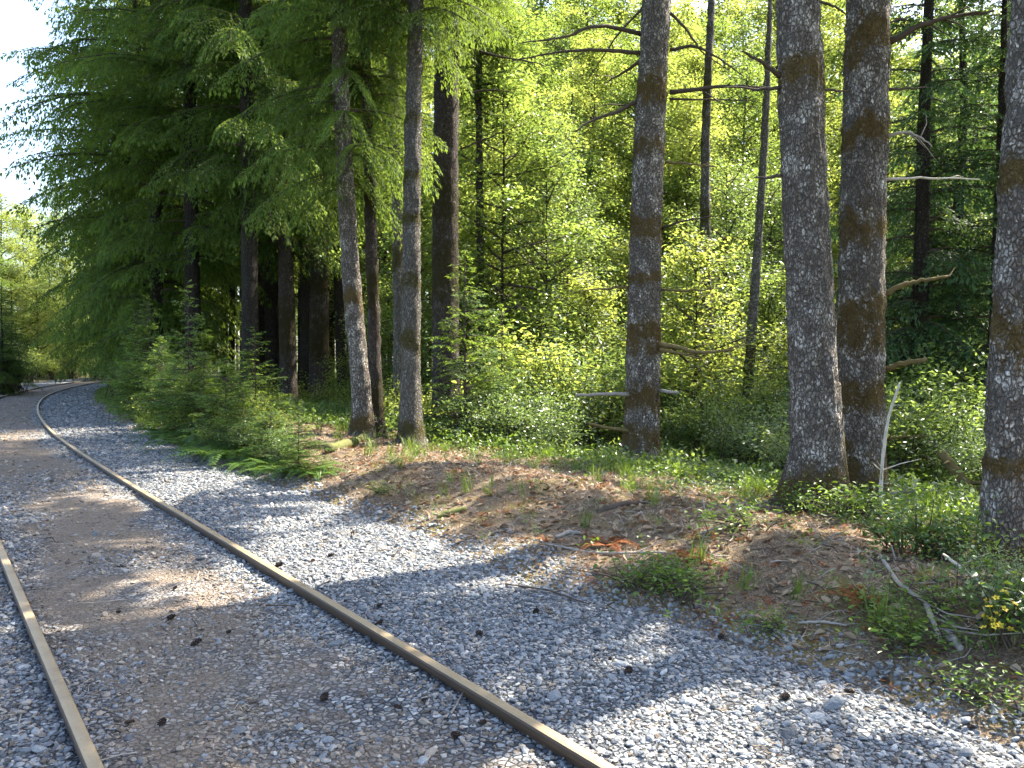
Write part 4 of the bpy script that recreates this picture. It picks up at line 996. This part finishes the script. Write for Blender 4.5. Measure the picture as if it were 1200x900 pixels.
def pieces_mesh(seed, kind):
    rg = np.random.default_rng(seed); mb = MB()
    if kind == 'leaf':
        add_leaves(mb, [[0, 0, .01]], [[1, 0, .1]], [[.1, .2, 1]], .075, .045, rg.uniform(0, 1), .25, True, .2); return mb.mesh("dead_leaf", M['dead_leaf'])
    if kind == 'rust':
        n = 9; a = rg.uniform(0, 6.28, n); add_leaves(mb, rg.normal(0, .03, (n, 3)) * [1, 1, .2] + [0, 0, .012], np.stack([np.cos(a), np.sin(a), rg.normal(0, .2, n)], 1), [[0, 0, 1]] * n, .05, .012, rg.uniform(0, 1, n)); return mb.mesh("rust_litter", M['bracken'])
    if kind == 'twig':
        pts = np.array([[x, rg.normal(0, .012), .008 + rg.normal(0, .004)] for x in np.linspace(-.12, .12, 5)]); tube(mb, pts, np.linspace(.0042, .0018, 5), 4); return mb.mesh("litter_twig", M['dead_grey'])
    if kind == 'darktwig':
        pts = np.array([[x, rg.normal(0, .012), .008 + rg.normal(0, .004)] for x in np.linspace(-.1, .1, 5)]); tube(mb, pts, np.linspace(.0045, .002, 5), 4); return mb.mesh("litter_twig", M['twig'])
    n = 16; a = rg.uniform(0, 6.28, n); add_leaves(mb, rg.normal(0, .035, (n, 3)) * [1, 1, 0] + [0, 0, .006], np.stack([np.cos(a), np.sin(a), rg.normal(0, .12, n)], 1), [[0, 0, 1]] * n, .05, .004, rg.uniform(0, 1, n)); return mb.mesh("needle_litter", M['dead_leaf'])
def area_points(n, s0, s1, d0, d1, dens, rmax=45):
    s = rng.uniform(s0, s1, n); d = rng.uniform(d0, d1, n); x, y = track_xy(s, d); r = np.hypot(x, y); az = np.degrees(np.arctan2(x, np.maximum(y, .01)))
    k = (rng.uniform(0, 1, n) < dens(s, d, x, y, r)) & (np.abs(az) < 47) & (y > 1.5) & (r < rmax)
    return s[k], d[k], x[k], y[k], r[k]
# grass
s, d, x, y, r = area_points(26000, -3, 42, 2.4, 12, lambda s, d, x, y, r: np.clip(.045 * sst(2.3, 2.8, d) + .9 * sst(12, 17, s) * sst(2.2, 3.2, d) + .55 * sst(5, 6.5, d) * (1 - sst(9, 12, d)), 0, 1) * sst(.40, .62, fbm(x * .8, y * .8, 61, 3) + .1))
n = len(x); scatter("grass", np.stack([x, y, topz(x, y)], 1), np.stack([rng.normal(0, .15, n), rng.normal(0, .15, n), rng.uniform(0, 6.3, n)], 1), rng.uniform(.6, 1.3, n), rng.integers(0, 4, n), [tuft_mesh(k, 22, .26, 'grass') for k in range(4)])
# leafy ground cover
s, d, x, y, r = area_points(30000, -4, 34, 2.5, 14, lambda s, d, x, y, r: np.clip(.03 + .95 * sst(4.9, 5.7, d + (fbm(x * .6, y * .6, 71, 3) - .45) * 2) * (.6 + .4 * sst(.38, .55, fbm(x * .9, y * .9, 72, 2) + .08)) + .12 * (1 - sst(0, 5, s)) * sst(2.6, 3.6, d) + .6 * sst(12, 18, s), 0, 1))
n = len(x); scatter("undergrowth", np.stack([x, y, topz(x, y) - .01], 1), np.stack([rng.normal(0, .2, n), rng.normal(0, .2, n), rng.uniform(0, 6.3, n)], 1), rng.uniform(.6, 1.5, n) * (.55 + .45 * sst(5.6, 7.0, d + sst(6, 12, s) * 2)), rng.integers(0, 6, n),
        [herb_mesh(1, 16, .2, .06, 'herb'), herb_mesh(2, 14, .16, .05, 'leaf_salal'), herb_mesh(3, 18, .24, .05, 'leaf_pale'), herb_mesh(4, 14, .14, .045, 'herb'), herb_mesh(5, 15, .22, .065, 'leaf_salal'), herb_mesh(6, 20, .3, .045, 'leaf_mid')])
# litter on the berm, thin on the gravel
s, d, x, y, r = area_points(130000, -3, 22, -3, 7.5, lambda s, d, x, y, r: np.clip(.8 * sst(2.3, 2.9, d) + .022, 0, 1) * np.minimum(1, (7 / r) ** 1.0), 26)
n = len(x); scatter("leaf_litter", np.stack([x, y, topz(x, y) + .012 * (d < 2.5)], 1), np.stack([rng.normal(0, .35, n), rng.normal(0, .35, n), rng.uniform(0, 6.3, n)], 1), rng.uniform(.45, 1.25, n),
                    np.where(d > 2.35, rng.choice([0, 1, 2, 3, 4, 5, 6, 7, 8, 9, 10], n, p=[.12, .12, .12, .08, .06, .12, .11, .10, .09, .04, .04]), rng.choice([3, 4, 5, 6, 7, 8], n)),
                    [pieces_mesh(k, 'leaf') for k in range(3)] + [pieces_mesh(3, 'twig'), pieces_mesh(4, 'darktwig')] + [pieces_mesh(5 + k, 'needles') for k in range(4)] + [pieces_mesh(9, 'rust'), pieces_mesh(10, 'rust')])

# ------------------------------------------------------------------ fallen wood and sticks
def stick(name, label, pts, radii, mat, cat, twigs=0, sides=8, k=None):
    pts = np.array(pts, float); o0 = pts[0].copy(); pp = pts - o0
    n = len(pp); q = np.linspace(0, n - 1, (n - 1) * 6 + 1); pp = np.stack([np.interp(q, np.arange(n), pp[:, c]) for c in range(3)], 1)
    rr = np.interp(q, np.arange(n), radii); pp[1:-1] += rng.normal(0, .12, pp[1:-1].shape) * rr[1:-1, None]
    mb = MB(); tube(mb, pp, rr * (1 + rng.normal(0, .06, len(rr))), sides)
    for _ in range(twigs):
        i = RND.randrange(3, len(pp) - 1); d = unit(pp[i] - pp[i - 1]) + rng.normal(0, .5, 3); d[2] = abs(d[2]) * .6; l = RND.uniform(.1, .35)
        tube(mb, np.array([pp[i], pp[i] + d * l * .5 + rng.normal(0, .015, 3), pp[i] + d * l]), [rr[i] * .45, rr[i] * .35, .0012], 4)
    o = obj(name, mb.mesh(name, M[mat], True), None, o0); tag(o, label, cat); return o
def onground(pix, lift=.0): return [G(u, v) + np.array([0, 0, lift]) for u, v in pix]
p = [P(1031, 590, 7.3), P(1034, 540, 7.25), P(1041, 490, 7.2), P(1054, 449, 7.1)]; p[0][2] = tz(p[0][0], p[0][1]) - .03
stick("leaning_stick", "bleached white stick leaning upright beside the thick pair", p, [.017, .016, .014, .010], 'dead_pale', "stick", 5)
stick("fallen_branch", "long dry branch arching down the right bank", onground([(1030, 655), (1052, 690), (1085, 715), (1102, 760)], .03), [.009, .013, .014, .012], 'dead_grey', "branch", 5)
stick("fallen_branch", "straight pale stick above the yellow flowers on the right bank", [G(1105, 672) + [0, 0, .12], G(1135, 690) + [0, 0, .08], G(1168, 706) + [0, 0, .05]], [.008, .012, .013], 'dead_pale', "branch", 3)
stick("fallen_branch", "thick grey weathered stub lying low on the right bank", onground([(1108, 748), (1118, 760), (1126, 766)], .02), [.022, .026, .018], 'dead_grey', "branch", 0)
stick("fallen_branch", "long thin stick along the gravel edge left of the green plants", onground([(640, 640), (690, 650), (730, 651), (780, 650)], .015), [.006, .01, .011, .008], 'dead_grey', "branch", 4)
stick("fallen_twig", "dark twig lying across the shoulder gravel", onground([(592, 688), (640, 695), (690, 712)], .02), [.005, .006, .004], 'twig', "twig", 1, 6)
stick("fallen_log", "rotten mossy log behind the leaning trunk's foot on the bank", onground([(385, 532), (410, 524), (440, 512)], .06), [.07, .075, .06], 'log_moss', "log", 2, 10)
stick("propped_branch", "dark branch propped against the pale straight trunk's foot", [G(468, 556), G(468, 556) + (P(482, 535, 12.3) - G(468, 556)) * .5, P(497, 520, 12.5)], [.03, .026, .02], 'twig', "branch", 4)
stick("propped_branch", "thin bare stick leaning on the slim dark trunk", [G(447, 506), P(441, 492, 13.6), P(430, 478, 13.5)], [.014, .011, .006], 'dead_grey', "branch", 2)
stick("fallen_log", "short mossy piece of wood on the bank in the sunny strip", onground([(512, 609), (528, 604), (545, 601)], .03), [.03, .035, .025], 'log_moss', "log", 0, 9)
stick("fallen_log", "dark half-buried log at the edge of the ground cover", onground([(700, 600), (730, 592), (768, 590)], -.005), [.03, .04, .025], 'twig', "log", 1, 9)
stick("fallen_branch", "grey splintered piece beside the gravel edge stick", onground([(652, 632), (668, 628), (680, 627)], .02), [.016, .02, .012], 'dead_grey', "branch", 0)
stick("fallen_branch", "dry stick below the rust-red bracken on the right bank", onground([(935, 735), (965, 732), (992, 737)], .015), [.007, .009, .006], 'dead_grey', "branch", 3)
stick("leaning_log", "mossy sunlit broken log slanting down behind the right trunks", [P(1102, 528, 9.6), P(1122, 556, 9.5), P(1150, 588, 9.4)], [.05, .06, .065], 'twig_moss', "log", 5, 10)
stick("fallen_branch", "thin crooked stick crossing the bank above the dark green plant", onground([(820, 632), (840, 624), (858, 620)], .03), [.006, .008, .006], 'dead_grey', "branch", 2)

# yellow flowers of the bush at the right edge
fm = MB()
for k in range(5):
    a = k * 1.2566; add_leaves(fm, [[math.cos(a) * .011, math.sin(a) * .011, .003]], [[math.cos(a), math.sin(a), .35]], [[0, 0, 1]], .016, .013, .6, .1, True)
fmesh = fm.mesh("petals", M['petal']); sm = MB(); tube(sm, [[0, 0, -.16], [.01, 0, -.08], [0, 0, 0]], [.002, .002, .0025], 4); smesh = sm.mesh("stem", M['herb'])
for k in range(18):
    u, v = RND.uniform(1150, 1190), RND.uniform(745, 800); p = G(u, v) + np.array([0, 0, RND.uniform(.14, .30)])
    t = root("yellow_flower", p, RND.uniform(0, 6)); t.rotation_euler = (RND.uniform(-.2, 1.0), RND.uniform(-.4, .4), 0)
    tag(t, "small yellow flower on the dark bush at the right edge", "flower", "yellow flowers at the right edge"); obj("petals", fmesh, t); obj("stem", smesh, t)

# ------------------------------------------------------------------ fallen cones on the gravel
def cone_mesh(seed):
    g = random.Random(seed); mb = MB(); L = .052
    tube(mb, [[-L * .5, 0, 0], [-L * .2, 0, 0], [L * .2, 0, 0], [L * .5, 0, 0]], [.006, .012, .011, .003], 7)
    for k in range(44):
        f = k / 44; a = k * 2.399; x = -L * .48 + L * f; r = .018 * math.sin(math.pi * (.12 + .84 * f)) ** .6
        c = np.array([x, math.cos(a) * r, math.sin(a) * r]); dr = np.array([-.55, math.cos(a), math.sin(a)])
        add_leaves(mb, [c], [dr], [[1, 0, 0]], .017, .013, g.random(), .2, True)
    return mb.mesh("fallen_cone", CONEM)
m_, nt_ = newmat("cone_scale"); finish(nt_, mixc(nt_, (.016, .010, .008), (.06, .036, .024), attr(nt_)), .8); CONEM = m_
CONES = [cone_mesh(k) for k in range(3)]
for u, v in ((466, 834), (498, 825), (565, 850), (535, 868), (152, 852), (200, 727), (139, 720), (230, 757), (268, 744), (205, 692), (445, 712), (444, 735), (562, 746), (628, 720), (715, 776), (737, 789), (845, 750), (920, 820), (996, 814), (1038, 803), (1090, 803), (1138, 858), (413, 627), (412, 632), (388, 653), (399, 642), (327, 665), (367, 660), (380, 822), (190, 852), (640, 575), (690, 585)):
    p = G(u, v); o = obj("fallen_cone", CONES[RND.randrange(3)], None, p + np.array([0, 0, .016])); o.rotation_euler = (RND.uniform(-.4, .4), RND.uniform(-.4, .4), RND.uniform(0, 6.3))
    s = RND.uniform(.45, .9); o.scale = (s * RND.uniform(.9, 1.5), s, s * RND.uniform(.6, 1)); tag(o, "small dark fallen cone lying on the stony ground", "cone", "fallen cones on the ground")
name_places()
for o in S.objects:
    if "_d" in o: del o["_d"]
print("unique triangles", sum(sum(len(p.vertices) - 2 for p in []) or len(m.loops) - 2 * len(m.polygons) for m in bpy.data.meshes))
